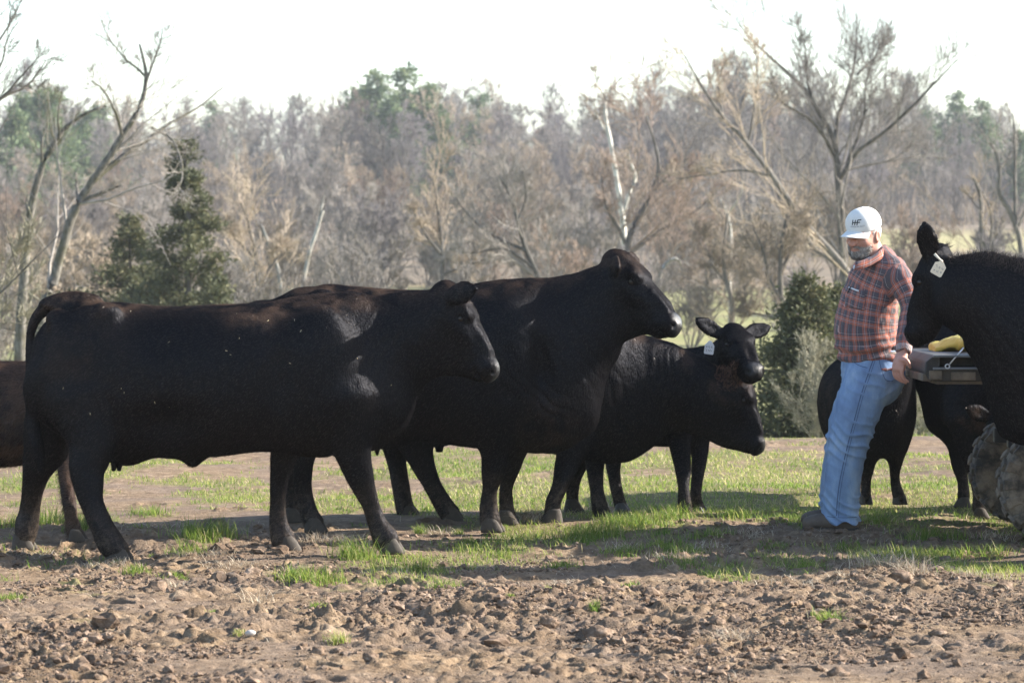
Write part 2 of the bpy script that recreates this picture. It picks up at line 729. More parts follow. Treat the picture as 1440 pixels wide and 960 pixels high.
m = NT('field_ground')
c = m.coord('Object')
dark = m.noise(c, 1.6, 4, 0.6)
mid = m.noise(c, 9.0, 5, 0.65)
fin = m.noise(c, 55.0, 6, 0.7)
mixn = m.math('ADD', m.math('MULTIPLY', mid, 0.6), m.math('MULTIPLY', fin, 0.4))
soil = m.ramp(mixn, [(0.34, (0.088, 0.058, 0.037)), (0.50, (0.194, 0.134, 0.083)), (0.66, (0.36, 0.268, 0.176))])
soil = m.mix(m.step(dark, 0.35, 0.7), soil, m.ramp(mixn, [(0.30, (0.095, 0.068, 0.050)), (0.55, (0.185, 0.136, 0.100)), (0.7, (0.30, 0.232, 0.176))]))
grs = m.ramp(mixn, [(0.3, (0.090, 0.095, 0.030)), (0.5, (0.155, 0.165, 0.050)), (0.7, (0.27, 0.235, 0.11))])
col = m.mix(m.math('MULTIPLY', m.attr('grass'), 0.55), soil, grs)
mg = m.ramp(m.noise(c, 0.35, 5, 0.65), [(0.3, (0.150, 0.160, 0.062)), (0.5, (0.225, 0.225, 0.095)), (0.7, (0.30, 0.255, 0.140))])
col = m.mix(m.attr('meadow'), col, mg)
ug = m.ramp(m.noise(c, 0.16, 5, 0.65), [(0.3, (0.20, 0.205, 0.085)), (0.55, (0.31, 0.275, 0.14)), (0.75, (0.36, 0.25, 0.17))])
col = m.mix(m.attr('upper'), col, ug)
col = m.mix(m.attr('tan'), col, (0.50, 0.36, 0.235))
wd = m.ramp(m.noise(c, 0.6, 6, 0.7), [(0.3, (0.095, 0.078, 0.058)), (0.55, (0.180, 0.146, 0.106)), (0.75, (0.27, 0.205, 0.145))])
col = m.mix(m.attr('wood'), col, wd)
m.set(Base_Color=col, Roughness=0.95, Specular_IOR_Level=0.15)
m.bump(m.math('ADD', m.math('MULTIPLY', m.noise(c, 45, 5, 0.7), 1.0), m.math('MULTIPLY', m.noise(c, 160, 3, 0.6), 0.35)), 0.85, 0.016)
M_SOIL = m.m
gme = mesh('ground', np.stack([xf, yf, zf], 1), quads, True, dict(grass=gr, meadow=meadow, upper=upper, tan=tan, wood=wood))
tag(obj('ground', gme, M_SOIL), kind='structure')
del XX, YY, pf, quads

# ------------------------------------------------------------------ clods, grass, litter on the near field
OCT = np.array([(1, 0, 0), (-1, 0, 0), (0, 1, 0), (0, -1, 0), (0, 0, 1), (0, 0, -1.0)])
OCF = np.array([(0, 2, 4), (2, 1, 4), (1, 3, 4), (3, 0, 4), (2, 0, 5), (1, 2, 5), (3, 1, 5), (0, 3, 5)])


def lumps(pos, size, base, faces, r, rough=0.30):
    n, k = len(pos), len(base)
    sc = size[:, None] * r.uniform(0.65, 1.25, (n, 3)) * [1.1, 1.1, 0.75]
    a = r.uniform(0, 2 * math.pi, n)
    V = base[None] * (1 + r.uniform(-rough, rough, (n, k, 1)))
    V = V * sc[:, None, :]
    x = V[..., 0] * np.cos(a)[:, None] - V[..., 1] * np.sin(a)[:, None]
    y = V[..., 0] * np.sin(a)[:, None] + V[..., 1] * np.cos(a)[:, None]
    V = np.stack([x, y, V[..., 2]], -1) + pos[:, None, :]
    F_ = (faces[None] + (np.arange(n) * k)[:, None, None]).reshape(-1, 3)
    return V.reshape(-1, 3), F_


def scatter(n, r, y0, y1, xw, keep):
    y = r.uniform(y0, y1, n)
    x = r.uniform(-1, 1, n) * xw * y / y1
    ok = r.random(n) < keep(x, y)
    return x[ok], y[ok]


r = np.random.default_rng(12)
patchy = lambda x, y, lo: (1 - .85 * greenness(x, y)) * np.clip(.35 + 1.8 * fbm(np.stack([x, y, 0 * x], 1) * 1.6, 2, 77), lo, 1)
LV, LF, nv_ = [], [], 0
for cnt_, y1, base_, face_, s0, sdv, cl, rgh, fall in ((120000, 17.5, OCT, OCF, .0046, .45, .012, .30, (1, .7, .5)), (22000, 18.5, ICO, ICF, .0085, .45, .022, .38, (1, .7, .4)), (2400, 18.5, ICO2, ICF2, .019, .40, .045, .30, (1, .6, .35))):
    xs, ys = scatter(cnt_, r, 11.1, y1, 3.4, lambda x, y: patchy(x, y, .06) * np.interp(y, [11, 15, 18], fall))
    sz = np.clip(s0 * np.exp(r.normal(0, sdv, len(xs))), s0 * .4, cl)
    V_, F_ = lumps(np.stack([xs, ys, ground_z(xs, ys) + sz * .2], 1), sz, base_, face_, r, rgh)
    LV.append(V_)
    LF.append(F_ + nv_)
    nv_ += len(V_)
M_CLOD = NT('dry_mud')
cc = M_CLOD.coord('Object')
M_CLOD.set(Base_Color=M_CLOD.ramp(M_CLOD.noise(cc, 14, 6, .7), [(.36, (0.092, 0.062, 0.043)), (.52, (0.185, 0.130, 0.092)), (.66, (0.33, 0.245, 0.182))]), Roughness=.95, Specular_IOR_Level=.12)
M_CLOD.bump(M_CLOD.noise(cc, 90, 5, .7), .8, .008)
M_CLOD = M_CLOD.m
tag(obj('dirt_crumbs', mesh('dirt_crumbs', np.vstack(LV), np.vstack(LF), False), M_CLOD), kind='stuff')

# the big clods, each a thing
for (cx, cy, cw, ch, lb) in [(842, 888, 44, 15, 'largest flat clod of dried mud on the bare dirt below the head-down cow'), (772, 874, 26, 11, 'dark upright clod just beside the largest flat clod'),
                             (868, 866, 20, 8, 'small clod behind the far end of the largest flat clod'), (712, 858, 24, 10, 'squarish clod below the front hooves of the raised-head cow'),
                             (1268, 822, 34, 14, 'dark clod under the clump of pale dead stalks at the man'), (1145, 868, 22, 9, 'clod next to the lone green tuft below the man'),
                             (520, 934, 22, 10, 'clod at the lower picture edge below the front hooves of the nearest cow'), (130, 905, 26, 11, 'clod on bare dirt below the hind hooves of the nearest cow'),
                             (446, 925, 22, 11, 'round clod beside a thin yellow grass tuft near the lower edge'), (250, 872, 22, 9, 'clod on bare dirt below the belly of the nearest cow'),
                             (1322, 895, 26, 10, 'clod on bare dirt below the rear tyre'), (1180, 945, 30, 12, 'clod at the lower picture edge below the man')]:
    Dd = gD(cy)
    s = cw / 2 * Dd / FPX
    V = ICO3 * (1 + 0.50 * fbm(ICO3 * 1.9 + cx, 3, 5) + .30 * fbm(ICO3 * 5 + cx, 2, 6))[:, None] * np.array([1, .8, ch / cw * 1.5]) * s
    px_ = P3(cx, cy, Dd)
    o = obj('dirt_clod', mesh('dirt_clod', V, ICF3, True), M_CLOD, None, (px_[0], Dd, float(ground_z(px_[0], Dd)[0]) + s * .2))
    tag(o, lb, 'clod', 'large clods of dried mud')
st = P3(351, 902, gD(902))
o = obj('pale_stone', mesh('pale_stone', ICO2 * np.array([.022, .016, .014]) * (1 + .15 * vnoise(ICO2 * 2, 3))[:, None], ICF2, True), plain('pale_stone', (.42, .39, .36), .8, bump=.4), None, (st[0], st[1], float(ground_z(st[0], st[1])[0]) + .012))
tag(o, 'small pale stone lying on the brown dirt in the foreground', 'stone')


def blades(x, y, z, h, w_, lean, r, seg=3):
    """Tapering bent blades, one strip each."""
    n = len(x)
    a = r.uniform(0, 2 * math.pi, n)
    d = np.stack([np.cos(a), np.sin(a), np.zeros(n)], 1)
    s = np.stack([-np.sin(a), np.cos(a), np.zeros(n)], 1)
    p0 = np.stack([x, y, z], 1)
    V = []
    for i in range(seg):
        t = i / seg
        c_ = p0 + d * (lean * h * t ** 1.8)[:, None] + np.array([0, 0, 1.0]) * (h * t * (1 - .25 * lean * t))[:, None]
        ww = w_ * (1 - .75 * t)
        V += [c_ - s * ww[:, None], c_ + s * ww[:, None]]
    V.append(p0 + d * (lean * h)[:, None] + np.array([0, 0, 1.0]) * (h * (1 - .25 * lean))[:, None])
    V = np.stack(V, 1)
    k = V.shape[1]
    f = []
    for i in range(seg - 1):
        f += [(2 * i, 2 * i + 1, 2 * i + 3), (2 * i, 2 * i + 3, 2 * i + 2)]
    f.append((2 * seg - 2, 2 * seg - 1, 2 * seg))
    f = np.array(f)
    F_ = (f[None] + (np.arange(n) * k)[:, None, None]).reshape(-1, 3)
    return V.reshape(-1, 3), F_, k


def leaf_material(name, stops, trans=0.45, rough=0.55):
    m = NT(name)
    col = m.ramp(m.attr('tone'), stops)
    m.set(Base_Color=col, Roughness=rough, Specular_IOR_Level=.25)
    tr = m.n('ShaderNodeBsdfTranslucent')
    m.l(col, tr.inputs['Color'])
    mx_ = m.n('ShaderNodeMixShader')
    mx_.inputs[0].default_value = trans
    m.l(m.b.outputs[0], mx_.inputs[1])
    m.l(tr.outputs[0], mx_.inputs[2])
    m.l(mx_.outputs[0], m.out.inputs['Surface'])
    return m.m


M_GRASS = leaf_material('grass_blade', [(0.0, (0.070, 0.140, 0.024)), (0.40, (0.160, 0.245, 0.040)), (0.66, (0.30, 0.34, 0.080)), (0.86, (0.48, 0.41, 0.20)), (1.0, (0.55, 0.46, 0.29))], .55)
M_DRY = leaf_material('dry_stem', [(0.0, (0.26, 0.19, 0.13)), (0.5, (0.42, 0.34, 0.24)), (1.0, (0.60, 0.53, 0.42))], .3, .7)

GV, GF, GT = [], [], []


def add_blades(x, y, h, w_, lean, tone, r):
    off = sum(len(v) for v in GV)
    V, F_, k = blades(x, y, ground_z(x, y) - .004, h, w_, lean, r)
    GV.append(V)
    GF.append(F_ + off)
    GT.append(np.repeat(tone, k))


r = np.random.default_rng(33)
# sward of the middle field
x, y = scatter(190000, r, 15.2, 28.2, 4.9, lambda x, y: greenness(x, y) ** 1.3 * np.interp(y, [15, 17, 21, 28], [1, .8, .6, .45]))
n = len(x)
add_blades(x, y, r.uniform(.018, .048, n) * (1 + .5 * (y < 18)), r.uniform(.0013, .0026, n) * np.interp(y, [15, 28], [1, 1.9]), r.uniform(.3, 1.3, n), np.clip(r.normal(.50, .22, n) + .2 * vnoise(np.stack([x, y, 0 * x], 1) * 1.3, 4), 0, 1), r)
# the separate tufts of the foreground
TUFTS = [(15, 846, 22, 9), (290, 757, 55, 26), (262, 772, 30, 14), (500, 782, 42, 26), (440, 812, 52, 22), (410, 808, 30, 16), (590, 795, 12, 16), (625, 836, 26, 16), (450, 852, 16, 8), (418, 856, 10, 6), (296, 862, 10, 6),
         (836, 862, 8, 12), (777, 843, 9, 7), (718, 848, 8, 7), (885, 830, 18, 8), (1165, 872, 24, 16), (160, 790, 10, 5), (190, 802, 22, 12), (240, 806, 22, 8), (215, 775, 9, 6), (255, 810, 10, 8), (705, 776, 24, 10),
         (830, 752, 52, 22), (900, 742, 44, 18), (790, 792, 26, 10), (880, 775, 40, 12), (1000, 760, 36, 14), (960, 790, 40, 12), (1130, 795, 34, 12), (1040, 735, 40, 14), (1190, 770, 24, 8), (1280, 780, 54, 16), (1240, 742, 34, 14),
         (1340, 792, 24, 10), (1408, 796, 14, 10), (1390, 775, 40, 14), (1110, 742, 34, 12), (1310, 760, 60, 16), (1000, 806, 6, 4), (70, 742, 40, 28), (20, 745, 26, 20), (210, 722, 34, 12), (475, 905, 16, 16), (335, 897, 10, 8), (110, 750, 24, 20),
         (945, 735, 30, 20), (590, 745, 10, 14), (660, 757, 10, 8), (935, 770, 44, 14), (1090, 770, 26, 8), (645, 745, 8, 8), (285, 760, 34, 18), (870, 738, 30, 14), (960, 775, 50, 12), (1330, 775, 60, 14), (1230, 785, 40, 10)]
for (tx, ty, tw, th) in TUFTS:
    Dd = gD(ty)
    s = Dd / FPX
    nb = int(26 + tw * 7)
    cx = P3(tx, ty, Dd)[0]
    x = cx + r.normal(0, .45, nb) * tw * s
    y = Dd + r.normal(0, .5, nb) * min(tw * s * 1.2, .16)
    dry = (ty > 880) * .3
    tone = np.clip(r.normal(.42 + dry, .24, nb), 0, 1)
    add_blades(x, y, np.clip(th * s * r.uniform(.55, 1.6, nb), .02, .16), r.uniform(.0013, .0028, nb), r.uniform(.2, 1.3, nb), tone, r)
gm_ = mesh('grass', np.vstack(GV), np.vstack(GF), True, dict(tone=np.concatenate(GT)))
tag(obj('grass', gm_, M_GRASS), kind='stuff')

# dead stems and hay trodden into the dirt
GV, GF, GT = [], [], []
x, y = scatter(24000, r, 11.0, 20.0, 3.7, lambda x, y: np.interp(y, [11, 14.8, 16, 20], [.28, .50, .9, .5]) * np.clip(.35 + 1.8 * fbm(np.stack([x, y, 0 * x], 1) * 1.1, 3, 91), .03, 1))
n = len(x)
add_blades(x, y, r.uniform(.012, .06, n), r.uniform(.0008, .0019, n), r.uniform(1.2, 2.6, n), r.random(n), r)
for (tx, ty, tw, th, nb) in [(1245, 800, 60, 26, 330), (1285, 812, 36, 30, 160), (1030, 895, 40, 24, 150), (1060, 760, 30, 16, 130), (1400, 760, 40, 14, 150), (470, 762, 60, 16, 260), (420, 800, 40, 12, 160), (360, 840, 26, 26, 50), (745, 735, 34, 24, 150),
                             (245, 818, 30, 14, 110), (880, 772, 40, 18, 140), (1000, 772, 40, 14, 130), (280, 775, 70, 10, 420), (60, 778, 60, 10, 520), (150, 792, 70, 10, 420), (330, 792, 60, 10, 260), (540, 800, 60, 9, 240), (680, 790, 50, 9, 200), (800, 810, 50, 9, 160), (1100, 815, 60, 10, 200), (1380, 812, 50, 10, 240), (620, 745, 40, 12, 150), (1190, 812, 36, 10, 120), (940, 782, 40, 12, 120), (470, 905, 14, 14, 24)]:
    Dd = gD(ty)
    s = Dd / FPX
    cx = P3(tx, ty, Dd)[0]
    x = cx + r.normal(0, .42, nb) * tw * s
    y = Dd + r.normal(0, .5, nb) * min(tw * s, .15)
    add_blades(x, y, np.clip(th * s * r.uniform(.4, 1.5, nb), .02, .16), r.uniform(.0010, .0026, nb), r.uniform(.4, 2.2, nb), r.random(nb), r)
tag(obj('dead_grass', mesh('dead_grass', np.vstack(GV), np.vstack(GF), True, dict(tone=np.concatenate(GT))), M_DRY), kind='stuff')
# ------------------------------------------------------------------ trees
def bark_material(name, dark, light, moss=None, scale=6.0):
    m = NT(name)
    c = m.coord('Object', (1, 1, 0.35))
    f = m.noise(c, scale, 6, .7)
    oi = m.n('ShaderNodeObjectInfo')
    col = m.ramp(f, [(.34, dark), (.62, light)])
    if moss:
        col = m.mix(m.math('MULTIPLY', m.step(m.noise(m.coord('Object'), 2.2, 4), .5, .6), .7), col, moss)
    hs = m.n('ShaderNodeHueSaturation')
    m.l(col, hs.inputs['Color'])
    m.l(m.math('ADD', m.math('MULTIPLY', oi.outputs['Random'], .6), .7), hs.inputs['Value'])
    m.set(Base_Color=hs.outputs[0], Roughness=.9, Specular_IOR_Level=.15)
    m.bump(f, .6, .03)
    return m.m


M_BARK = bark_material('grey_bark', (.060, .053, .046), (.19, .172, .150))
M_BARK_N = bark_material('lichened_bark', (.045, .040, .034), (.22, .205, .18), (.09, .085, .05), 14)
M_BARK_P = bark_material('pale_bark', (.30, .28, .25), (.70, .68, .62))
M_BARK_W = bark_material('weathered_wood', (.16, .15, .13), (.46, .44, .40))
M_BARK_D = bark_material('dark_bark', (.050, .045, .040), (.13, .118, .105))
M_TWIG = bark_material('grey_twigs', (0.163, 0.146, 0.130), (0.299, 0.273, 0.247))
M_TWIG_T = bark_material('tan_twigs', (0.221, 0.176, 0.130), (0.403, 0.332, 0.254))
M_TWIG_R = bark_material('budding_twigs', (.215, .158, .125), (.35, .27, .215))
M_TWIG_L = bark_material('mauve_twigs', (0.156, 0.137, 0.133), (0.273, 0.247, 0.247))
M_TWIG_Y = bark_material('lichened_twigs', (.15, .14, .10), (.32, .30, .225))


def sweep(P, Rd, sides=3):
    """Many branches at once: P (B,m,3), Rd (B,m)."""
    B, m_, _ = P.shape
    T = norm(np.gradient(P, axis=1))
    up = np.where(np.abs(T[..., 2:3]) < .9, np.array([0, 0, 1.0]), np.array([1.0, 0, 0]))
    s = norm(np.cross(T, up))
    u = np.cross(s, T)
    a = np.arange(sides) * 2 * math.pi / sides
    V = P[:, :, None] + Rd[:, :, None, None] * (np.cos(a)[:, None] * s[:, :, None] + np.sin(a)[:, None] * u[:, :, None])
    ix = np.arange(B * m_ * sides).reshape(B, m_, sides)
    n1_ = np.roll(ix, -1, 2)
    Fq = np.stack([ix[:, :-1], n1_[:, :-1], n1_[:, 1:], ix[:, 1:]], -1).reshape(-1, 4)
    return V.reshape(-1, 3), Fq


def shoot(r, P, Rd, per, t0, ang, lr, rr, up, m_=5, wob=.08, lmin=0.0, sag=0.0, fall=.5):
    """The next order of branches from P (B,m,3)."""
    B, k, _ = P.shape
    t = r.uniform(t0, 1.0, (B, per))
    x = t * (k - 1)
    i = np.minimum(x.astype(int), k - 2)
    f = (x - i)[..., None]
    bi = np.arange(B)[:, None]
    pos = P[bi, i] * (1 - f) + P[bi, i + 1] * f
    rad = Rd[bi, i] * (1 - f[..., 0]) + Rd[bi, i + 1] * f[..., 0]
    d = norm(P[bi, i + 1] - P[bi, i])
    ln = np.linalg.norm(np.diff(P, axis=1), axis=2).sum(1)[:, None]
    q = norm(np.cross(d, r.normal(0, 1, d.shape)))
    a = r.normal(ang, .22, t.shape)[..., None]
    nd = norm(d * np.cos(a) + q * np.sin(a) + np.array([0, 0, up]))
    L = np.maximum(ln * lr * r.uniform(.55, 1.25, t.shape) * (1 - fall * t), lmin)
    s = np.linspace(0, 1, m_)
    C = pos[..., None, :] + nd[..., None, :] * (L[..., None] * s)[..., None]
    C[..., 2] += (L[..., None] * (up * .4 * s ** 2 - sag * s ** 2))
    wb = np.cumsum(r.normal(0, 1, C.shape) * wob, axis=-2) * (L[..., None] / m_)[..., None]
    wb -= wb[..., :1, :]
    C = C + wb
    Rn = np.minimum(rad * .8, rad * rr + 0)[..., None] * (1 - .8 * s)
    return C.reshape(-1, m_, 3), np.maximum(Rn, 1e-4).reshape(-1, m_)


def joined(parts):
    V, F_, n = [], [], 0
    for v, f in parts:
        V.append(v)
        F_.append(f + n)
        n += len(v)
    return np.vstack(V), np.vstack(F_)


def bare_tree(seed, H, base_r, stems=1, spread=.75, up=.25, lean=(0, 0), minr=.010, n1=13, n2=7, n3=6, n4=3, t0=.28):
    r = np.random.default_rng(seed)
    k = 9
    s = np.linspace(0, 1, k)
    P, Rd = [], []
    for _ in range(stems):
        a = r.uniform(0, 6.28)
        o = np.array([math.cos(a), math.sin(a)]) * (0 if stems == 1 else base_r * 2)
        l_ = np.array(lean) + r.normal(0, .05 if stems == 1 else .28, 2)
        h = H * r.uniform(.8, 1) * .86
        wb = np.cumsum(r.normal(0, .018, (k, 2)), 0) * H
        wb -= wb[0]
        P.append(np.stack([o[0] + l_[0] * h * s + wb[:, 0] * .5, o[1] + l_[1] * h * s + wb[:, 1] * .5, h * s], 1))
        Rd.append(base_r * (1 - .86 * s ** .8) * r.uniform(.75, 1.1))
    P, Rd = np.array(P), np.array(Rd)
    A1, R1 = shoot(r, P, Rd, n1, t0, spread, .42, .55, up, 6, .10)
    A2, R2 = shoot(r, A1, R1, n2, .2, .68, .55, .6, up * .6, 5, .12)
    A3, R3 = shoot(r, A2, R2, n3, .15, .62, .7, .6, up * .6, 4, .12, .2)
    A4, R4 = shoot(r, A3, R3, n4, .15, .6, .8, .8, up * .5, 3, .12, .2)
    trunk = joined([sweep(P, Rd, 7), sweep(A1, np.maximum(R1, minr), 5), sweep(A2, np.maximum(R2, minr), 3)])
    crown = joined([sweep(A3, np.maximum(R3, minr), 3), sweep(A4, np.maximum(R4, minr * .8), 3)])
    return trunk, crown


def tree_data(name, tr, cr):
    return mesh('trunk', *tr), mesh('crown', *cr)


def put_tree(kind, data, mats, loc, label, cat, group, rz=0.0, sc=1.0):
    t = empty(kind, tuple(map(float, loc)), label, cat, group, rz)
    t.scale = (sc, sc, sc)
    for nm, me, mt in zip(('trunk', 'crown'), data, mats):
        o = obj(nm, me, None, t)
        if not me.materials:
            me.materials.append(mt)
        o.material_slots[0].link = 'OBJECT'
        o.material_slots[0].material = mt
    return t


def traced_tree(kind, D, lines, mats, label, cat='tree', group=None, seed=1, n1=9, n2=6, n3=5, n4=3, up=.2, minr=.006, lr=.42, ydev=.5, ang=.75, base_ext=None, crown=True, t0=.12, thick=.6):
    """Limbs followed from the photograph (px, py, half width px), standing at distance D; twigs grow from them."""
    r = np.random.default_rng(seed)
    b0 = P3(lines[0][0][0], lines[0][0][1], D)
    gz_ = float(terrain(np.array([b0[0]]), np.array([D]))[0])
    base = np.array([b0[0], D, gz_ - .1])
    Ps, Rs, parts = [], [], []
    for li, ln in enumerate(lines):
        a = np.array(ln, float)
        pts = np.array([P3(x, y, D) for x, y, h in a])
        dv = np.linspace(0, r.normal(0, ydev), len(pts))
        if li:
            pts[:, 1] += dv
        rad = a[:, 2] * thick * D / FPX
        if li == 0:
            pts = np.vstack([[pts[0] + (pts[0] - pts[1]) * .3 * (1 if base_ext is None else base_ext)], pts])
            pts[0, 2] = gz_ - .15
            rad = np.concatenate([[rad[0] * 1.25], rad])
        A = spline(np.hstack([pts, rad[:, None]]), 4)
        A[:, :3] += np.cumsum(r.normal(0, .012, (len(A), 3)), 0) * (A[:, 3:4] / A[0, 3])
        parts.append(sweep(A[None, :, :3], np.maximum(A[None, :, 3], minr), 8 if li == 0 else 6))
        s = np.linspace(0, len(A) - 1, 9)
        i = np.minimum(s.astype(int), len(A) - 2)
        f = (s - i)[:, None]
        B_ = A[i] * (1 - f) + A[i + 1] * f
        Ps.append(B_[:, :3])
        Rs.append(B_[:, 3])
    P, Rd = np.array(Ps), np.array(Rs)
    tr = joined([(v - base, f) for v, f in parts])
    root = empty(kind, tuple(base), label, cat, group)
    if crown:
        A1, R1 = shoot(r, P, Rd, n1, t0, ang, lr, .34, up, 5, .12)
        A2, R2 = shoot(r, A1, R1, n2, .15, .7, .62, .6, up * .6, 4, .14, .12, fall=.3)
        cr = [sweep(A1, np.maximum(R1, minr), 4), sweep(A2, np.maximum(R2, minr), 3)]
        if n3:
            A3, R3 = shoot(r, A2, R2, n3, .15, .6, .7, .7, up * .4, 3, .14, .10, fall=.3)
            cr.append(sweep(A3, np.maximum(R3, minr * .75), 3))
            if n4:
                A4, R4 = shoot(r, A3, R3, n4, .2, .5, .7, .8, up * .3, 3, .12, .12)
                cr.append(sweep(A4, np.maximum(R4, minr * .6), 3))
        cr = joined([(v - base, f) for v, f in cr])
        obj('crown', mesh('crown', *cr), mats[1], root)
    obj('trunk', mesh('trunk', *tr), mats[0], root)
    return root


# --- evergreens
M_CEDAR = leaf_material('cedar_sprays', [(0, (.050, .058, .028)), (.5, (.090, .098, .048)), (1, (.165, .150, .075))], .25, .7)
M_PINE = leaf_material('pine_needles', [(0, (.070, .110, .055)), (.5, (.125, .175, .085)), (1, (.22, .25, .12))], .3, .7)


def evergreen(seed, H, W, n, leaf, droop=.15, layers=26, top=1.15, ragged=.35, tight=1.0, low=.06, pine=False):
    r = np.random.default_rng(seed)
    k = 8
    s = np.linspace(0, 1, k)
    wb = np.cumsum(r.normal(0, .012, (k, 2)), 0) * H
    P = np.stack([wb[:, 0] - wb[0, 0], wb[:, 1] - wb[0, 1], H * s * .97], 1)[None]
    Rd = (H * .022 * (1 - .9 * s))[None]
    nb = layers * 6
    t = r.uniform(low, 1, nb) ** .9
    az = r.uniform(0, 6.28, nb)
    prof = (1 - t ** top) * (.7 + .3 * np.sin(np.clip(t / .25, 0, 1) * 1.57)) if not pine else np.clip(np.sin(np.clip(t * 1.05 + .12, 0, 1) * 3.0), 0.12, 1)
    L = W * prof * np.clip(1 + r.normal(0, ragged, nb), .35, 1.7) + .03 * H
    m_ = 5
    ss = np.linspace(0, 1, m_)
    x = t * (k - 1)
    i = np.minimum(x.astype(int), k - 2)
    f = (x - i)[:, None]
    o = P[0, i] * (1 - f) + P[0, i + 1] * f
    dr = np.stack([np.cos(az), np.sin(az), np.zeros(nb)], 1)
    el = r.normal(.28 if not pine else .12, .2, nb)
    C = o[:, None] + dr[:, None] * (L[:, None] * ss)[..., None]
    C[..., 2] += L[:, None] * (el[:, None] * ss - droop * ss ** 2 * 1.6)
    trunk = joined([sweep(P, Rd, 7), sweep(C, np.maximum(.02 * L[:, None] * (1 - .8 * ss), .008), 3)])
    # sprays along the boughs
    w_ = L / L.sum()
    bi = r.choice(nb, n, p=w_)
    u = r.uniform(.15, 1.0, n) ** .7
    x = u * (m_ - 1)
    i = np.minimum(x.astype(int), m_ - 2)
    f = (x - i)[:, None]
    c_ = C[bi, i] * (1 - f) + C[bi, i + 1] * f
    c_ = c_ + r.normal(0, 1, (n, 3)) * (L[bi] * .12 * tight + leaf * .5)[:, None] * [1, 1, .7]
    d = norm(dr[bi] * .6 + r.normal(0, .6, (n, 3)) + [0, 0, .1])
    sd_ = norm(np.cross(d, r.normal(0, 1, (n, 3))))
    ln = leaf * r.uniform(.5, 1.5, n)
    wd_ = ln * r.uniform(.13, .30, n)
    V = np.stack([c_ - sd_ * wd_[:, None] * .3, c_ + d * ln[:, None] * .55 - sd_ * wd_[:, None], c_ + d * ln[:, None], c_ + d * ln[:, None] * .5 + sd_ * wd_[:, None]], 1)
    tone = np.repeat(np.clip(.45 + .35 * vnoise(c_ * (3.0 / W), seed) + r.normal(0, .18, n), 0, 1), 4)
    return mesh('trunk', *trunk), mesh('crown', V.reshape(-1, 3), np.arange(4 * n).reshape(-1, 4), True, dict(tone=tone))


def on_ground(px, D, sink=.15):
    X = (px - 720) * D / FPX
    return (X, D, float(terrain(np.array([X]), np.array([D]))[0]) - sink)


# ---- the traced bare trees between the field and the wood
traced_tree('bare_tree', 62, [
    [(60, 455, 12), (76, 400, 10.5), (90, 345, 9.5), (107, 290, 9), (126, 258, 8), (150, 225, 7.5), (172, 190, 6.5), (198, 148, 5), (206, 105, 4), (197, 62, 2)],
    [(126, 260, 7), (165, 222, 5.5), (200, 197, 4.5), (232, 170, 3), (268, 146, 2.2), (300, 116, 1.2)],
    [(200, 140, 3.5), (213, 100, 2.5), (226, 66, 1.8), (231, 42, 1)], [(172, 190, 4), (168, 158, 3), (152, 130, 2), (140, 120, 1.2)], [(110, 285, 5), (140, 274, 4), (168, 264, 2)],
    [(112, 280, 4.5), (104, 262, 3.5), (98, 240, 2)], [(205, 108, 3), (185, 88, 2), (160, 60, 1.2), (148, 32, .8)], [(215, 180, 3), (250, 200, 2.4), (270, 245, 1.6), (268, 280, 1)]],
    (M_BARK_N, M_TWIG), 'leaning bare tree with forked lichen-spotted trunk rising behind the nearest cow', seed=3, n1=9, n2=6, n3=3, n4=0, ydev=1.0, minr=.0045, thick=.68, up=.12, lr=.32)
traced_tree('bare_tree', 66, [
    [(30, 450, 10), (36, 385, 8.5), (45, 310, 7.5), (59, 247, 6.5), (80, 202, 5), (100, 176, 3.5), (128, 158, 2.5), (152, 150, 1.6)],
    [(43, 320, 6), (38, 290, 4), (36, 274, 2.5)], [(62, 240, 3), (58, 200, 2), (66, 170, 1.2)], [(84, 196, 2.5), (82, 165, 1.6), (92, 130, 1)]],
    (M_BARK_N, M_TWIG_Y), 'slim bare tree with broken limb stubs at the edge of the thicket', seed=8, n1=6, n2=5, n3=3, n4=0, minr=.0045, thick=.75)
traced_tree('bare_tree', 48, [
    [(-70, 420, 14), (-60, 300, 12), (-48, 200, 9), (-40, 120, 7), (-25, 40, 4)], [(-52, 230, 6), (-20, 160, 5), (10, 125, 4), (34, 98, 2.6), (52, 78, 1.4)],
    [(-45, 190, 5), (-10, 142, 4), (30, 118, 3), (56, 82, 1.5)], [(-40, 120, 5), (-5, 60, 3.4), (18, 20, 2), (30, -10, 1)], [(-45, 170, 4), (0, 100, 3), (16, 60, 2), (38, 34, 1)]],
    (M_BARK_D, M_BARK_D), 'dark bare tree reaching into the frame at the upper corner over the thicket', seed=11, n1=6, n2=5, n3=3, n4=0, minr=.004, lr=.34, thick=.5)
traced_tree('sycamore', 125, [
    [(884, 420, 9), (878, 345, 7.5), (875, 300, 6.5), (867, 250, 5.5), (859, 205, 5), (851, 165, 4.5), (853, 135, 3), (874, 108, 2)],
    [(876, 302, 5), (886, 272, 4.5), (895, 248, 4), (888, 232, 3), (882, 215, 2)], [(852, 136, 2.5), (842, 120, 1.8), (834, 98, 1)], [(860, 205, 2.5), (840, 165, 2), (822, 152, 1)]],
    (M_BARK_P, M_TWIG_T), 'pale barked bare tree with white forked trunk standing before the wooded hill', seed=5, n1=6, n2=5, n3=3, n4=0, minr=.012, up=.1)
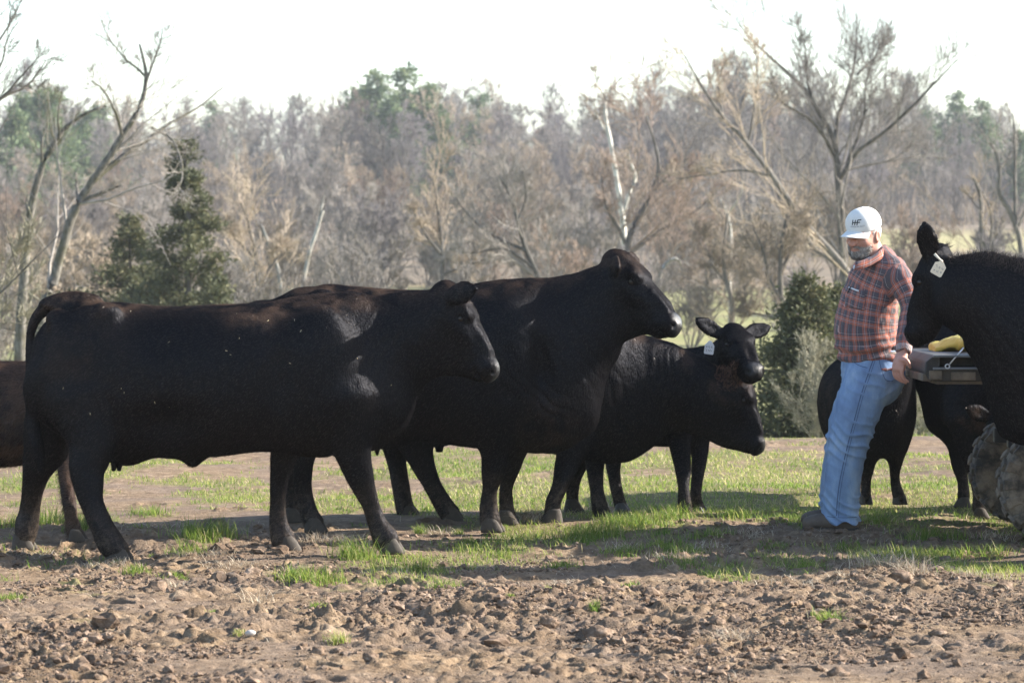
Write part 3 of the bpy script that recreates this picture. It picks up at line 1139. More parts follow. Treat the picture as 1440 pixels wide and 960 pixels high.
traced_tree('bare_tree', 120, [
    [(878, 430, 9), (882, 350, 8), (892, 318, 7), (914, 278, 6), (926, 240, 4.5), (920, 200, 3), (908, 165, 2)],
    [(884, 358, 6), (910, 338, 5), (940, 318, 4), (975, 300, 2.5), (1010, 270, 1.5)], [(884, 350, 5), (868, 318, 4), (852, 290, 3), (846, 250, 2)], [(918, 270, 4), (945, 245, 3), (980, 240, 2)]],
    (M_BARK_D, M_TWIG_R), 'dark spreading bare tree beside the pale white-trunked one', seed=15, n1=10, n2=8, n3=5, n4=2, minr=.012)
traced_tree('bare_tree', 105, [
    [(1190, 420, 13), (1184, 345, 12), (1181, 290, 11), (1177, 245, 9.5), (1172, 200, 8), (1151, 160, 6.5), (1126, 122, 5), (1086, 85, 3.5), (1050, 50, 2), (1034, 28, 1)],
    [(1177, 245, 8), (1180, 175, 6.5), (1196, 130, 5.5), (1207, 100, 4.5), (1214, 60, 3), (1216, 12, 1.2)], [(1181, 252, 7.5), (1206, 213, 6), (1241, 186, 5), (1280, 150, 4), (1311, 116, 2.5), (1336, 88, 1.2)],
    [(1145, 150, 4), (1134, 110, 3), (1130, 62, 1.6), (1120, 40, 1)], [(1205, 105, 4), (1235, 80, 2.5), (1262, 48, 1.2)], [(1176, 222, 5), (1140, 175, 4), (1095, 150, 3), (1075, 120, 1.6)], [(1190, 232, 5), (1215, 170, 4), (1218, 120, 2.6), (1240, 60, 1.2)],
    [(1186, 240, 4), (1250, 228, 3), (1300, 220, 2), (1330, 215, 1.2)]],
    (M_BARK, M_TWIG), 'tall wide-branching bare tree standing above the man in the white cap', seed=21, n1=22, n2=7, n3=4, n4=0, minr=.007, ydev=2, lr=.34, thick=.5, up=.32, ang=.7)
traced_tree('bare_tree', 100, [
    [(1212, 420, 11), (1180, 366, 9.5), (1150, 333, 8.5), (1125, 305, 8), (1104, 276, 7.5), (1085, 247, 7), (1052, 203, 5.5), (1016, 165, 4.2), (986, 122, 3), (962, 78, 1.5)],
    [(1180, 372, 7), (1148, 350, 6), (1128, 322, 5), (1108, 298, 4), (1095, 262, 3)], [(1085, 247, 5), (1040, 240, 3.6), (990, 246, 2.4), (955, 252, 1.4)], [(1052, 203, 4), (1060, 160, 3), (1066, 110, 2), (1062, 60, 1)], [(1016, 165, 3), (1010, 120, 2.2), (1022, 80, 1.2)]],
    (M_BARK, M_TWIG_T), 'bare tree with a long straight trunk leaning away behind the man', seed=27, n1=16, n2=6, n3=4, n4=0, minr=.0085, ydev=1.5, lr=.34, thick=.52, up=.3, ang=.7)
traced_tree('bare_tree', 95, [
    [(1442, 430, 8), (1438, 375, 7), (1430, 325, 6.5), (1418, 292, 6), (1405, 270, 5.5), (1404, 240, 5), (1401, 218, 4), (1391, 200, 2.5)],
    [(1428, 310, 5), (1427, 250, 4), (1427, 200, 3), (1425, 160, 1.6)], [(1430, 322, 3.5), (1440, 290, 2.5), (1452, 250, 1.5)], [(1403, 240, 3), (1418, 225, 2), (1436, 190, 1.2)]],
    (M_BARK, M_TWIG), 'crooked bare tree at the picture edge above the back of the tagged cow', seed=31, n1=6, n2=5, n3=3, n4=0, minr=.008)
traced_tree('bare_tree', 98, [
    [(1398, 400, 6), (1388, 352, 5.5), (1381, 318, 5), (1379, 275, 4.5), (1370, 250, 3)], [(1388, 352, 4), (1395, 318, 3.4), (1390, 285, 3), (1380, 260, 2)], [(1381, 300, 2.4), (1365, 280, 1.8), (1352, 262, 1)]],
    (M_BARK, M_TWIG_T), 'small forked bare tree before the far yellow-green field', seed=35, n1=6, n2=5, n3=3, n4=0, minr=.008)
for nm, ln, lb, sd_ in (
        ('a', [[(1116, 505, 8), (1108, 462, 7), (1098, 418, 6.5), (1096, 375, 5.5), (1100, 330, 4), (1106, 300, 2.5)], [(1098, 420, 5), (1080, 385, 3.5), (1074, 350, 2.5), (1060, 320, 1.4)], [(1096, 380, 4), (1120, 345, 3), (1128, 310, 1.6)], [(1106, 450, 3.5), (1060, 440, 2.4), (1040, 430, 1.4)]],
         'small bare tree between the looking calf and the dark cedar', 41),
        ('b', [[(1028, 500, 8), (1029, 455, 7), (1030, 425, 6.5), (1020, 390, 5), (1018, 350, 3.6), (1024, 300, 2)], [(1030, 425, 5), (1052, 398, 4), (1068, 370, 2.6), (1078, 330, 1.4)], [(1024, 400, 3), (1000, 370, 2.2), (990, 330, 1.2)]],
         'small forked bare tree rising right above the calf with the white tag', 42),
        ('c', [[(625, 440, 6), (624, 390, 5.5), (622, 340, 5), (618, 300, 3.5), (610, 250, 2)], [(624, 385, 4), (655, 372, 3), (690, 360, 2)], [(623, 360, 3.5), (600, 330, 2.5), (585, 300, 1.4)]], 'straight dark bare tree standing above the back of the raised-head cow', 43),
        ('d', [[(770, 430, 7), (755, 385, 6), (738, 350, 5.5), (727, 310, 4.5), (716, 275, 3), (700, 245, 2)], [(738, 352, 4.5), (700, 335, 3.6), (668, 312, 2.8), (645, 285, 1.6)], [(750, 378, 4), (710, 352, 3), (660, 358, 2.4), (632, 352, 1.6)], [(727, 312, 3), (740, 280, 2), (735, 240, 1.2)]],
         'low wide-limbed bare tree before the middle of the wood', 44),
        ('e', [[(366, 440, 6), (364, 400, 5.5), (361, 360, 4.5), (352, 320, 3.2), (340, 285, 2)], [(364, 405, 4), (385, 370, 3), (400, 345, 1.8)], [(362, 365, 3), (335, 340, 2), (318, 318, 1.2)]], 'small bare tree behind the hips of the raised-head cow', 45)):
    traced_tree('bare_tree', {'a': 88, 'b': 92, 'c': 110, 'd': 100, 'e': 96}[nm], ln, (M_BARK if nm in 'ab' else M_BARK_D, M_TWIG_T if nm != 'd' else M_TWIG), lb, seed=sd_, n1=10, n2=7, n3=5, n4=2, minr=.009, lr=.42)
for ln, lb, D_ in (([[(424, 410, 5), (432, 365, 4.6), (443, 330, 4.4), (452, 298, 4)], [(452, 300, 3), (456, 275, 2)]], 'leaning white-barked dead trunk in the brush above the rump of the raised-head cow', 104),
                   ([[(393, 408, 5), (388, 375, 4.4), (378, 350, 4.2), (366, 318, 3.4)]], 'broken white dead snag leaning in the brush near the leaning white trunk', 102),
                   ([[(920, 470, 5), (922, 432, 4.6), (926, 400, 4.6), (936, 374, 4.4), (950, 366, 3.6), (958, 372, 2)]], 'pale dead stem bent over at its tip beside the far ear of the raised-head cow', 84),
                   ([[(1026, 390, 3.6), (1027, 330, 3.4), (1022, 302, 3), (1012, 280, 1.8)], [(1022, 305, 2.4), (1032, 290, 2), (1042, 268, 1.2)]], 'thin white-barked sapling in the brush beyond the looking calf', 118)):
    traced_tree('dead_trunk', D_, ln, (M_BARK_W, M_TWIG), lb, cat='tree', seed=int(D_), n1=3, n2=3, n3=0, minr=.008, lr=.3)

# ---- evergreens
for kind, px, D_, H, W, n, lf, sd_, mt, lb, kw in (
        ('cedar', 260, 70, 6.5, 1.0, 28000, .095, 1, M_CEDAR, 'tall ragged dark cedar standing behind the back of the nearest cow', dict(ragged=.6, layers=17, droop=.12, tight=.8)),
        ('cedar', 176, 74, 4.9, 1.35, 26000, .095, 2, M_CEDAR, 'low broad dark cedar beside the tall ragged one', dict(ragged=.55, layers=16, tight=.8)),
        ('cedar', 305, 73, 3.6, .8, 12000, .095, 12, M_CEDAR, 'short cedar close behind the tall ragged cedar', dict(ragged=.4, layers=14)),
        ('cedar', 1146, 42, 2.75, 1.05, 36000, .062, 3, M_CEDAR, 'dark green cedar just beyond the man in jeans', dict(ragged=.3, tight=1.1, low=.02, top=1.0)),
        ('cedar', 1188, 43, 2.7, .75, 20000, .062, 4, M_CEDAR, 'dark cedar hidden mostly behind the body of the man', dict(ragged=.3, low=.02)),
        ('cedar', 1262, 60, 2.6, .8, 12000, .08, 5, M_CEDAR, 'yellowish young cedar behind the shoulder of the man', dict(ragged=.4))):
    d_ = evergreen(sd_, H, W, n, lf, **kw)
    put_tree(kind, d_, (M_BARK_D, mt), on_ground(px, D_), lb, 'tree', 'dark cedars beyond the field')
pines = [evergreen(50 + i, 13.5, 2.5, 7000, .50, .10, 13, 1.2, .5, 1.3, .25, True) for i in range(4)]
for i, (px, D_, sc, lb) in enumerate([
        (508, 300, 1.02, 'darkest thin-topped pine at the near side of the green clump on the hill'), (536, 296, 1.10, 'tall pine in the thick of the green clump on the hill'), (572, 292, 1.12, 'tallest bright green pine of the clump on the hill'),
        (604, 288, .98, 'spreading pine on the sloping side of the green clump'), (628, 284, .72, 'lower pale green pine at the foot of the green clump'), (560, 280, .80, 'shadowed pine low within the green clump'),
        (675, 330, 1.0, 'single round-topped pine on the ridge past the green clump'), (74, 262, .95, 'layered pine with a flat top above the thicket'), (22, 250, .84, 'pine half hidden by twigs at the picture edge'),
        (118, 275, .78, 'rounded pine beside the flat-topped one'), (140, 300, .86, 'blue-hazed pine behind the leaning bare tree'), (40, 285, .9, 'pine standing behind the flat-topped one'),
        (1300, 345, .80, 'hazy pine by the far yellow-green field'), (1340, 350, .95, 'hazy pine in the trees above the tagged cow'), (1378, 340, .88, 'hazy pine over the far field near the crooked tree'), (1432, 300, .70, 'bright green pine at the far picture edge'), (1250, 360, .8, 'hazy pine seen through the tall wide-branching tree'),
        (300, 400, .9, 'far pine over the pale field strip')]):
    put_tree('pine', pines[i % 4], (M_BARK_D, M_PINE), on_ground(px, D_), lb, 'tree', 'green pines on the far hill', i * 1.3, sc * .86)

def where(px):
    for lim, s_ in ((60, 'past the leaning bare tree'), (150, 'behind the leaning bare tree'), (230, 'beside the tall ragged cedar'), (310, 'above the tall ragged cedar'), (400, 'above the rump of the raised-head cow'),
                    (490, 'above the leaning white dead trunk'), (570, 'by the green pine clump'), (650, 'past the green pine clump'), (740, 'above the back of the raised-head cow'), (830, 'short of the pale white-trunked tree'),
                    (920, 'behind the pale white-trunked tree'), (1000, 'above the muzzle of the raised-head cow'), (1080, 'above the looking calf'), (1150, 'behind the long leaning trunk'), (1230, 'above the cap of the man'), (1310, 'above the ear of the tagged cow')):
        if px < lim:
            return s_
    return 'above the back of the tagged cow'


# ---- the wood on the hill: bare trees, each its own
FOREST = [tree_data('t', *bare_tree(100 + i, 15, .15, 1, .66, .26, minr=.019, n1=17, n2=7, n3=6, n4=3, t0=.25)) for i in range(5)]
FOREST += [tree_data('t', *bare_tree(120 + i, 13, .14, 2, .78, .2, minr=.018, n1=11, n2=6, n3=6, n4=3, t0=.2)) for i in range(3)]
SHRUB = [tree_data('s', *bare_tree(140 + i, 5.2, .05, 7, .6, .28, minr=.0095, n1=8, n2=5, n3=5, n4=3, t0=.1)) for i in range(4)]
r = np.random.default_rng(91)
GW = 'bare trees of the wood on the far hill'
cnt = 0
for D_, step, hs in ((226, 4.6, .62), (246, 4.6, .70), (266, 4.4, .80), (286, 4.2, .86), (306, 4.2, .90), (330, 4.4, .94), (356, 4.4, .98), (390, 4.6, 1.0), (430, 5, 1.0)):
    half = 720 * D_ / FPX + 18
    x = -half
    while x < half:
        x += step * r.uniform(.6, 1.4) * (1 if abs(x) < 720 * D_ / FPX + 3 else 1.8)
        d = D_ + r.uniform(-8, 8)
        px = 720 + x * FPX / d
        if D_ < 270 and px > 1190:
            continue
        if D_ < 262 and px > 1010 and r.random() < .5:
            continue
        if px < 450 and D_ < 325 and px > 280 and r.random() < .72:
            continue
        # skyline: lower over the gaps seen in the photograph
        top = np.interp(px, [0, 100, 180, 290, 330, 400, 500, 640, 700, 800, 860, 930, 960, 1060, 1200, 1290, 1340, 1440], [.95, .88, .76, .70, .78, .88, .95, 1.02, .92, .82, .86, 1.06, 1.14, 1.05, 1.0, .95, .76, .78])
        i = int(r.integers(len(FOREST)))
        u = r.random()
        tw = M_TWIG_L if u < .36 else (M_TWIG if u < .76 else (M_TWIG_T if u < .94 else M_TWIG_R))
        kindl = {M_TWIG_L.name: 'mauve-grey', M_TWIG.name: 'grey', M_TWIG_T.name: 'tan', M_TWIG_R.name: 'reddish'}[tw.name] + (' twin-stemmed' if i > 4 else '') + ' bare tree ' + \
            ('low in the wood ' if D_ < 260 else 'halfway up the wood ' if D_ < 325 else 'high in the wood ' if D_ < 380 else 'on the ridge ') + where(px)
        put_tree('bare_tree', FOREST[i], (M_BARK if r.random() < .6 else M_BARK_D, tw), (x, d, float(terrain(np.array([x]), np.array([d]))[0]) - .2), kindl, 'tree', GW, r.uniform(0, 6.28), hs * top * r.uniform(.82, 1.12))
        cnt += 1
# ---- the undergrowth of the wood and of the ridge behind it: one mass
n = 62000
yy = r.uniform(0, 1, n) ** .8 * 330 + 176
xx = r.uniform(-1, 1, n) * (720 * yy / FPX + 18)
pxx = 720 + xx * FPX / yy
ok = ~((yy > 205) & (yy < 268) & (pxx > 1190 - (yy - 205) * 1.2)) & ~((yy > 318) & (yy < 358) & (xx < -8) & (xx > -48) & (r.random(n) < .85))
ok &= (yy > 190) | (pxx < 1000)
xx, yy = xx[ok], yy[ok]
n = len(xx)
hh = np.clip(np.exp(r.normal(.55, .5, n)), .6, 6) * np.interp(yy, [176, 260, 430, 510], [.8, 1.1, 1.9, 3.2])
zz = terrain(xx, yy) - .1
lx, ly = r.normal(0, .28, n), r.normal(0, .28, n)
ww = np.interp(yy, [176, 400], [.020, .040]) * r.uniform(.6, 1.5, n)
aa = r.uniform(0, 3.14, n)
b0 = np.stack([xx, yy, zz], 1)
b1 = b0 + np.stack([lx * hh * .5, ly * hh * .5, hh * .55], 1)
b2 = b0 + np.stack([lx * hh + r.normal(0, .12, n) * hh, ly * hh, hh], 1)
sdv_ = np.stack([np.cos(aa), np.sin(aa), 0 * aa], 1) * ww[:, None]
V = np.stack([b0 - sdv_, b0 + sdv_, b1 + sdv_ * .7, b1 - sdv_ * .7, b2], 1)
f5 = np.array([(0, 1, 2), (0, 2, 3), (3, 2, 4)])
Fu = (f5[None] + (np.arange(n) * 5)[:, None, None]).reshape(-1, 3)
tone = np.repeat(np.clip(.5 + .5 * fbm(b0 / 14, 2, 7) + r.normal(0, .25, n), 0, 1), 5)
M_UNDER = leaf_material('bare_undergrowth', [(0, (.085, .074, .068)), (.4, (.15, .130, .112)), (.7, (.22, .18, .14)), (1, (.30, .215, .155))], .15, .9)
tag(obj('undergrowth', mesh('undergrowth', V.reshape(-1, 3), Fu, False, dict(tone=tone)), M_UNDER), kind='stuff')
# ---- brush in the valley
GB = 'bare shrubs of the valley brush'
for D_, step, hs in ((56, 1.0, .66), (80, 2.0, .70), (112, 2.8, .78), (140, 3.0, .80), (165, 3.2, .88), (188, 3.4, .95), (206, 4.0, 1.1)):
    half = 720 * D_ / FPX + 2
    x = -half
    while x < half:
        x += step * r.uniform(.6, 1.5)
        d = D_ + r.uniform(-6, 6)
        px = 720 + x * FPX / d
        if D_ < 70 and px > 42:
            continue
        if 70 < D_ < 150 and px > 930 and r.random() < (.80 if D_ < 130 else .35):
            continue
        if D_ < 100 and 140 < px < 330 and r.random() < .5:
            continue
        if D_ > 150 and (px > 1220 or (280 < px < 450 and r.random() < .5)):
            continue
        i = int(r.integers(len(SHRUB)))
        u = r.random()
        tw = M_TWIG_Y if D_ < 70 else (M_TWIG if u < .42 else (M_TWIG_T if u < .72 else (M_TWIG_L if u < .86 else M_TWIG_R)))
        lb = {M_TWIG_Y.name: 'yellowish lichened', M_TWIG_L.name: 'mauve-grey', M_TWIG.name: 'grey', M_TWIG_T.name: 'tan', M_TWIG_R.name: 'reddish'}[tw.name] + ' bare shrub ' + \
            ('in the near thicket ' if D_ < 70 else 'low in the valley ' if D_ < 125 else 'across the valley ' if D_ < 172 else 'below the wood ') + where(px)
        put_tree('bare_shrub', SHRUB[i], (M_BARK if D_ > 70 else M_TWIG_Y, tw), (x, d, float(terrain(np.array([x]), np.array([d]))[0]) - .1), lb, 'shrub', GB, r.uniform(0, 6.28), hs * r.uniform(.75, 1.2))
for px, D_, sc, lb in ((1172, 39, .24, 'silvery bare bush in front of the dark cedar beside the man'), (1196, 40, .34, 'taller silvery bare bush close behind the hips of the man'), (1290, 52, .42, 'bare bush behind the arm of the man')):
    put_tree('bare_bush', SHRUB[int(px) % 4], (M_TWIG_Y, M_TWIG_Y), on_ground(px, D_, .1), lb, 'bush', 'silvery bushes by the cedar', px, sc)
print('TREES', cnt)
# ------------------------------------------------------------------ cattle
def coat_material(name, brown=(0.048, 0.031, 0.022), base=(0.0022, 0.0023, 0.0031), hair=False):
    m = NT(name)
    c = m.coord('Object')
    f1 = m.noise(c, 7.0, 5, 0.6)
    fine = m.noise(m.coord('Object', (160, 160, 60)), 1.0, 3, 0.6)
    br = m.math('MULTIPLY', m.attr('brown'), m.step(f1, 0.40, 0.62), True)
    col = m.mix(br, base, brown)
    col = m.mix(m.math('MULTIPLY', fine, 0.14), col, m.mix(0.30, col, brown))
    md = m.math('MULTIPLY', m.attr('mud'), m.step(m.noise(c, 24.0, 6, 0.75), 0.30, 0.70), True)
    dirt = m.ramp(m.noise(c, 60, 4), [(0.3, (0.040, 0.031, 0.024)), (0.7, (0.13, 0.10, 0.078))])
    col = m.mix(m.math('MULTIPLY', md, 0.85), col, dirt)
    nose = m.attr('nose')
    col = m.mix(nose, col, (0.012, 0.012, 0.013))
    rough = m.math('ADD', m.math('MULTIPLY', fine, 0.2), 0.36)
    rough = m.math('ADD', rough, m.math('MULTIPLY', md, 0.5))
    rough = m.math('SUBTRACT', rough, m.math('MULTIPLY', nose, 0.22))
    m.set(Base_Color=col, Roughness=0.36, Specular_IOR_Level=0.35)
    df = m.n('ShaderNodeBsdfDiffuse')
    m.l(col, df.inputs['Color'])
    gl = m.n('ShaderNodeBsdfGlossy')
    gl.inputs['Color'].default_value = (0.036, 0.033, 0.032, 1) if hair else (0.0085, 0.0087, 0.0098, 1)
    m.l(m.math('ADD', m.math('MULTIPLY', fine, 0.12), 0.33), gl.inputs['Roughness'])
    ad = m.n('ShaderNodeAddShader')
    m.l(df.outputs[0], ad.inputs[0])
    m.l(gl.outputs[0], ad.inputs[1])
    if hair:
        tl = m.n('ShaderNodeBsdfTranslucent')
        m.l(m.mix(.5, col, (.022, .020, .020)), tl.inputs['Color'])
        ad2 = m.n('ShaderNodeAddShader')
        m.l(ad.outputs[0], ad2.inputs[0])
        m.l(tl.outputs[0], ad2.inputs[1])
        ad = ad2
    mx2 = m.n('ShaderNodeMixShader')
    m.l(nose, mx2.inputs[0])
    m.l(ad.outputs[0], mx2.inputs[1])
    m.l(m.b.outputs[0], mx2.inputs[2])
    m.l(mx2.outputs[0], m.out.inputs['Surface'])
    if not hair:
        h = m.math('ADD', m.noise(m.coord('Object', (110, 110, 34)), 1.0, 4, 0.65), m.math('MULTIPLY', m.noise(c, 26, 3), 1.2))
        m.bump(h, 0.7, 0.007)
        nrm = m.b.inputs['Normal'].links[0].from_socket
        m.l(nrm, df.inputs['Normal'])
        m.l(nrm, gl.inputs['Normal'])
    return m.m


M_COAT = coat_material('black_coat')
M_HAIR = coat_material('black_hair', hair=True)
M_COAT_B = coat_material('brown_coat', brown=(0.068, 0.041, 0.028), base=(0.018, 0.012, 0.010))
M_HAIR_B = coat_material('brown_hair', brown=(0.075, 0.046, 0.031), base=(0.02, 0.013, 0.010), hair=True)
M_EYE = NT('cow_eye').set(Base_Color=(0.010, 0.006, 0.004), Roughness=0.16, Specular_IOR_Level=0.4).m
M_HOOF = plain('hoof_horn', (0.055, 0.045, 0.036), 0.85, var=0.6, scale=30, bump=0.3)
M_HOOF_D = plain('dark_hoof_horn', (0.055, 0.055, 0.058), 0.5, var=0.4, scale=30, bump=0.3)
M_TAGW = plain('white_tag', (0.72, 0.73, 0.76), 0.45, var=0.06)
M_TAGY = plain('cream_tag', (0.66, 0.60, 0.47), 0.5, var=0.08)
M_INK = plain('faded_ink', (0.12, 0.13, 0.15), 0.7)
M_STRAW = plain('straw', (0.55, 0.46, 0.28), 0.7, var=0.3)


def frame(yaw, pitch, roll=0.0):
    cy, sy, cp, sp = math.cos(yaw), math.sin(yaw), math.cos(pitch), math.sin(pitch)
    u = np.array([cy * cp, sy * cp, -sp])
    w = np.array([cy * sp, sy * sp, cp])
    L = np.array([-sy, cy, 0.0])
    c, s = math.cos(roll), math.sin(roll)
    return u, c * w + s * L, c * L - s * w


def head(F, eye, eye_side, yaw, pitch, sz, ears, roll=0.0, young=False):
    """The head hangs from where its eye is. ears: (side, tip offset (u,w,L), width direction (u,w,L), length scale)."""
    u, w, L = frame(yaw, pitch, roll)
    ez = np.array([0.165, -0.062, 0.100 * eye_side])
    if eye_side == 0:
        ez[2] = 0
    P = np.asarray(eye) - sz * (u * ez[0] + w * ez[1] + L * ez[2])

    def at(a, b, c=0.0):
        return P + sz * (u * a + w * b + L * c)
    Mx = np.array([u, w, L])
    st = [(-0.02, -.075, .060, .070), (0.05, -.090, .092, .100), (0.12, -.102, .104, .112), (0.18, -.106, .104, .105), (0.25, -.112, .100, .090),
          (0.32, -.113, .090, .078), (0.39, -.112, .082, .072), (0.44, -.112, .078, .076), (0.476, -.108, .064, .070)]
    F.chain([at(a, b) for a, b, _, _ in st], [s[2] * sz for s in st], [s[3] * sz for s in st], L, 0.03 * sz, 3, n=2.3)
    F.chain([at(.06, -.185), at(.16, -.210), at(.28, -.200), at(.41, -.178)], np.array([.05, .055, .046, .040]) * sz, np.array([.06, .060, .05, .046]) * sz, L, 0.05 * sz)
    for s in (-1, 1):
        F.ell(at(.10, -.150, .068 * s), np.array([.095, .085, .040]) * sz, 0.05 * sz, Mx)          # cheek
        F.ell(at(.150, -.022, .078 * s), np.array([.050, .024, .034]) * sz, 0.025 * sz, Mx)         # brow
        F.ell(at(.235, -.095, .074 * s), np.array([.060, .020, .020]) * sz, 0.03 * sz, Mx)          # cheek ridge
        F.ell(at(.305, -.035, .040 * s), np.array([.10, .018, .018]) * sz, 0.03 * sz, Mx)           # nasal bone
        F.ell(at(.460, -.078, .046 * s), np.array([.036, .034, .032]) * sz, 0.02 * sz, Mx)          # nostril wing
        F.ell(at(.165, -.062, .112 * s), np.array([.030, .023, .020]) * sz, 0.010 * sz, Mx, True)   # eye socket
        F.ell(at(.163, -.046, .100 * s), np.array([.034, .009, .013]) * sz, 0.008 * sz, Mx)         # upper lid
        F.ell(at(.172, -.081, .096 * s), np.array([.030, .008, .012]) * sz, 0.008 * sz, Mx)         # lower lid
    F.ell(at(.010, -.034), np.array([.045, .034, .055]) * sz, 0.04 * sz, Mx)                      # poll
    F.ell(at(.12, -.012), np.array([.08, .020, .06]) * sz, 0.04 * sz, Mx)                          # forehead
    F.ell(at(.468, -.100), np.array([.042, .058, .074]) * sz, 0.025 * sz, Mx)                      # muzzle
    F.ell(at(.445, -.178), np.array([.046, .028, .050]) * sz, 0.020 * sz, Mx)                      # chin
    for s in (-1, 1):
        F.ell(at(.492, -.080, .048 * s), np.array([.018, .014, .015]) * sz, 0.006 * sz, Mx, True)   # nostril
        F.ell(at(.480, -.150, .036 * s), np.array([.060, .0045, .07]) * sz, 0.008 * sz, Mx, True)    # mouth line
    for s, tip, wd, ls, *world in ears:
        b = at(.022, -.074, .080 * s)
        tipv = u * tip[0] + w * tip[1] + L * tip[2]
        if world:
            tipv = np.array(tip, float)
        tipv = tipv / np.linalg.norm(tipv) * .225 * sz * ls
        wv = u * wd[0] + w * wd[1] + L * wd[2]
        nv = wd[3] * u + wd[4] * w + wd[5] * L
        if world:
            wv, nv = np.array(wd[:3], float), np.array(wd[3:], float)
        e = [b + tipv * t for t in (0.0, .2, .42, .65, .85, 1.0)]
        T = tipv / np.linalg.norm(tipv)
        wv = wv - T * (wv @ T)
        wv /= np.linalg.norm(wv)
        N = np.cross(T, wv)
        if N @ nv < 0:
            N = -N
        F.chain(e, np.array([.030, .023, .020, .017, .014, .010]) * sz, np.array([.034, .050, .064, .062, .044, .014]) * sz, wv, 0.018 * sz)
        e2 = [q + N * .022 * sz for q in e[1:5]]
        F.chain(e2, np.array([.008, .014, .012, .007]) * sz, np.array([.018, .042, .040, .020]) * sz, wv, 0.008 * sz, subtract=True)
    eyes = [at(.165, -.063, .0915 * s) for s in (-1, 1)]
    return dict(P=P, u=u, w=w, L=L, at=at, sz=sz, eyes=eyes, nose=at(.485, -.085))


def hoof_mesh(sz=1.0):
    """A cloven hoof: two claws, toe towards +X, its top at z = 0.075."""
    b = MB()
    for s in (-1, 1):
        prof = [(0.0, 1.0, 1.0), (0.02, 0.98, 0.97), (0.05, 0.80, 0.86), (0.078, 0.60, 0.74), (0.09, 0.42, 0.55)]
        n = 12
        V = []
        for h, lx, ly in prof:
            for k in range(n):
                a = 2 * math.pi * k / n
                cx, cy = math.cos(a), math.sin(a)
                x = (0.072 if cx > 0 else 0.052) * cx * lx - 0.16 * h
                y = 0.029 * cy * ly * (1 - 0.35 * max(cx, 0) * (1 if cy * s < 0 else 0.4)) + s * 0.030
                V.append((x * sz, y * sz, h * sz))
        Fc = []
        for i in range(len(prof) - 1):
            for k in range(n):
                k2 = (k + 1) % n
                Fc.append((i * n + k, i * n + k2, (i + 1) * n + k2, (i + 1) * n + k))
        Fc.append(tuple(range(n - 1, -1, -1)))
        Fc.append(tuple((len(prof) - 1) * n + k for k in range(n)))
        b.add(V, Fc)
    return mesh('hoof', b.V, b.F)


HOOF = {}


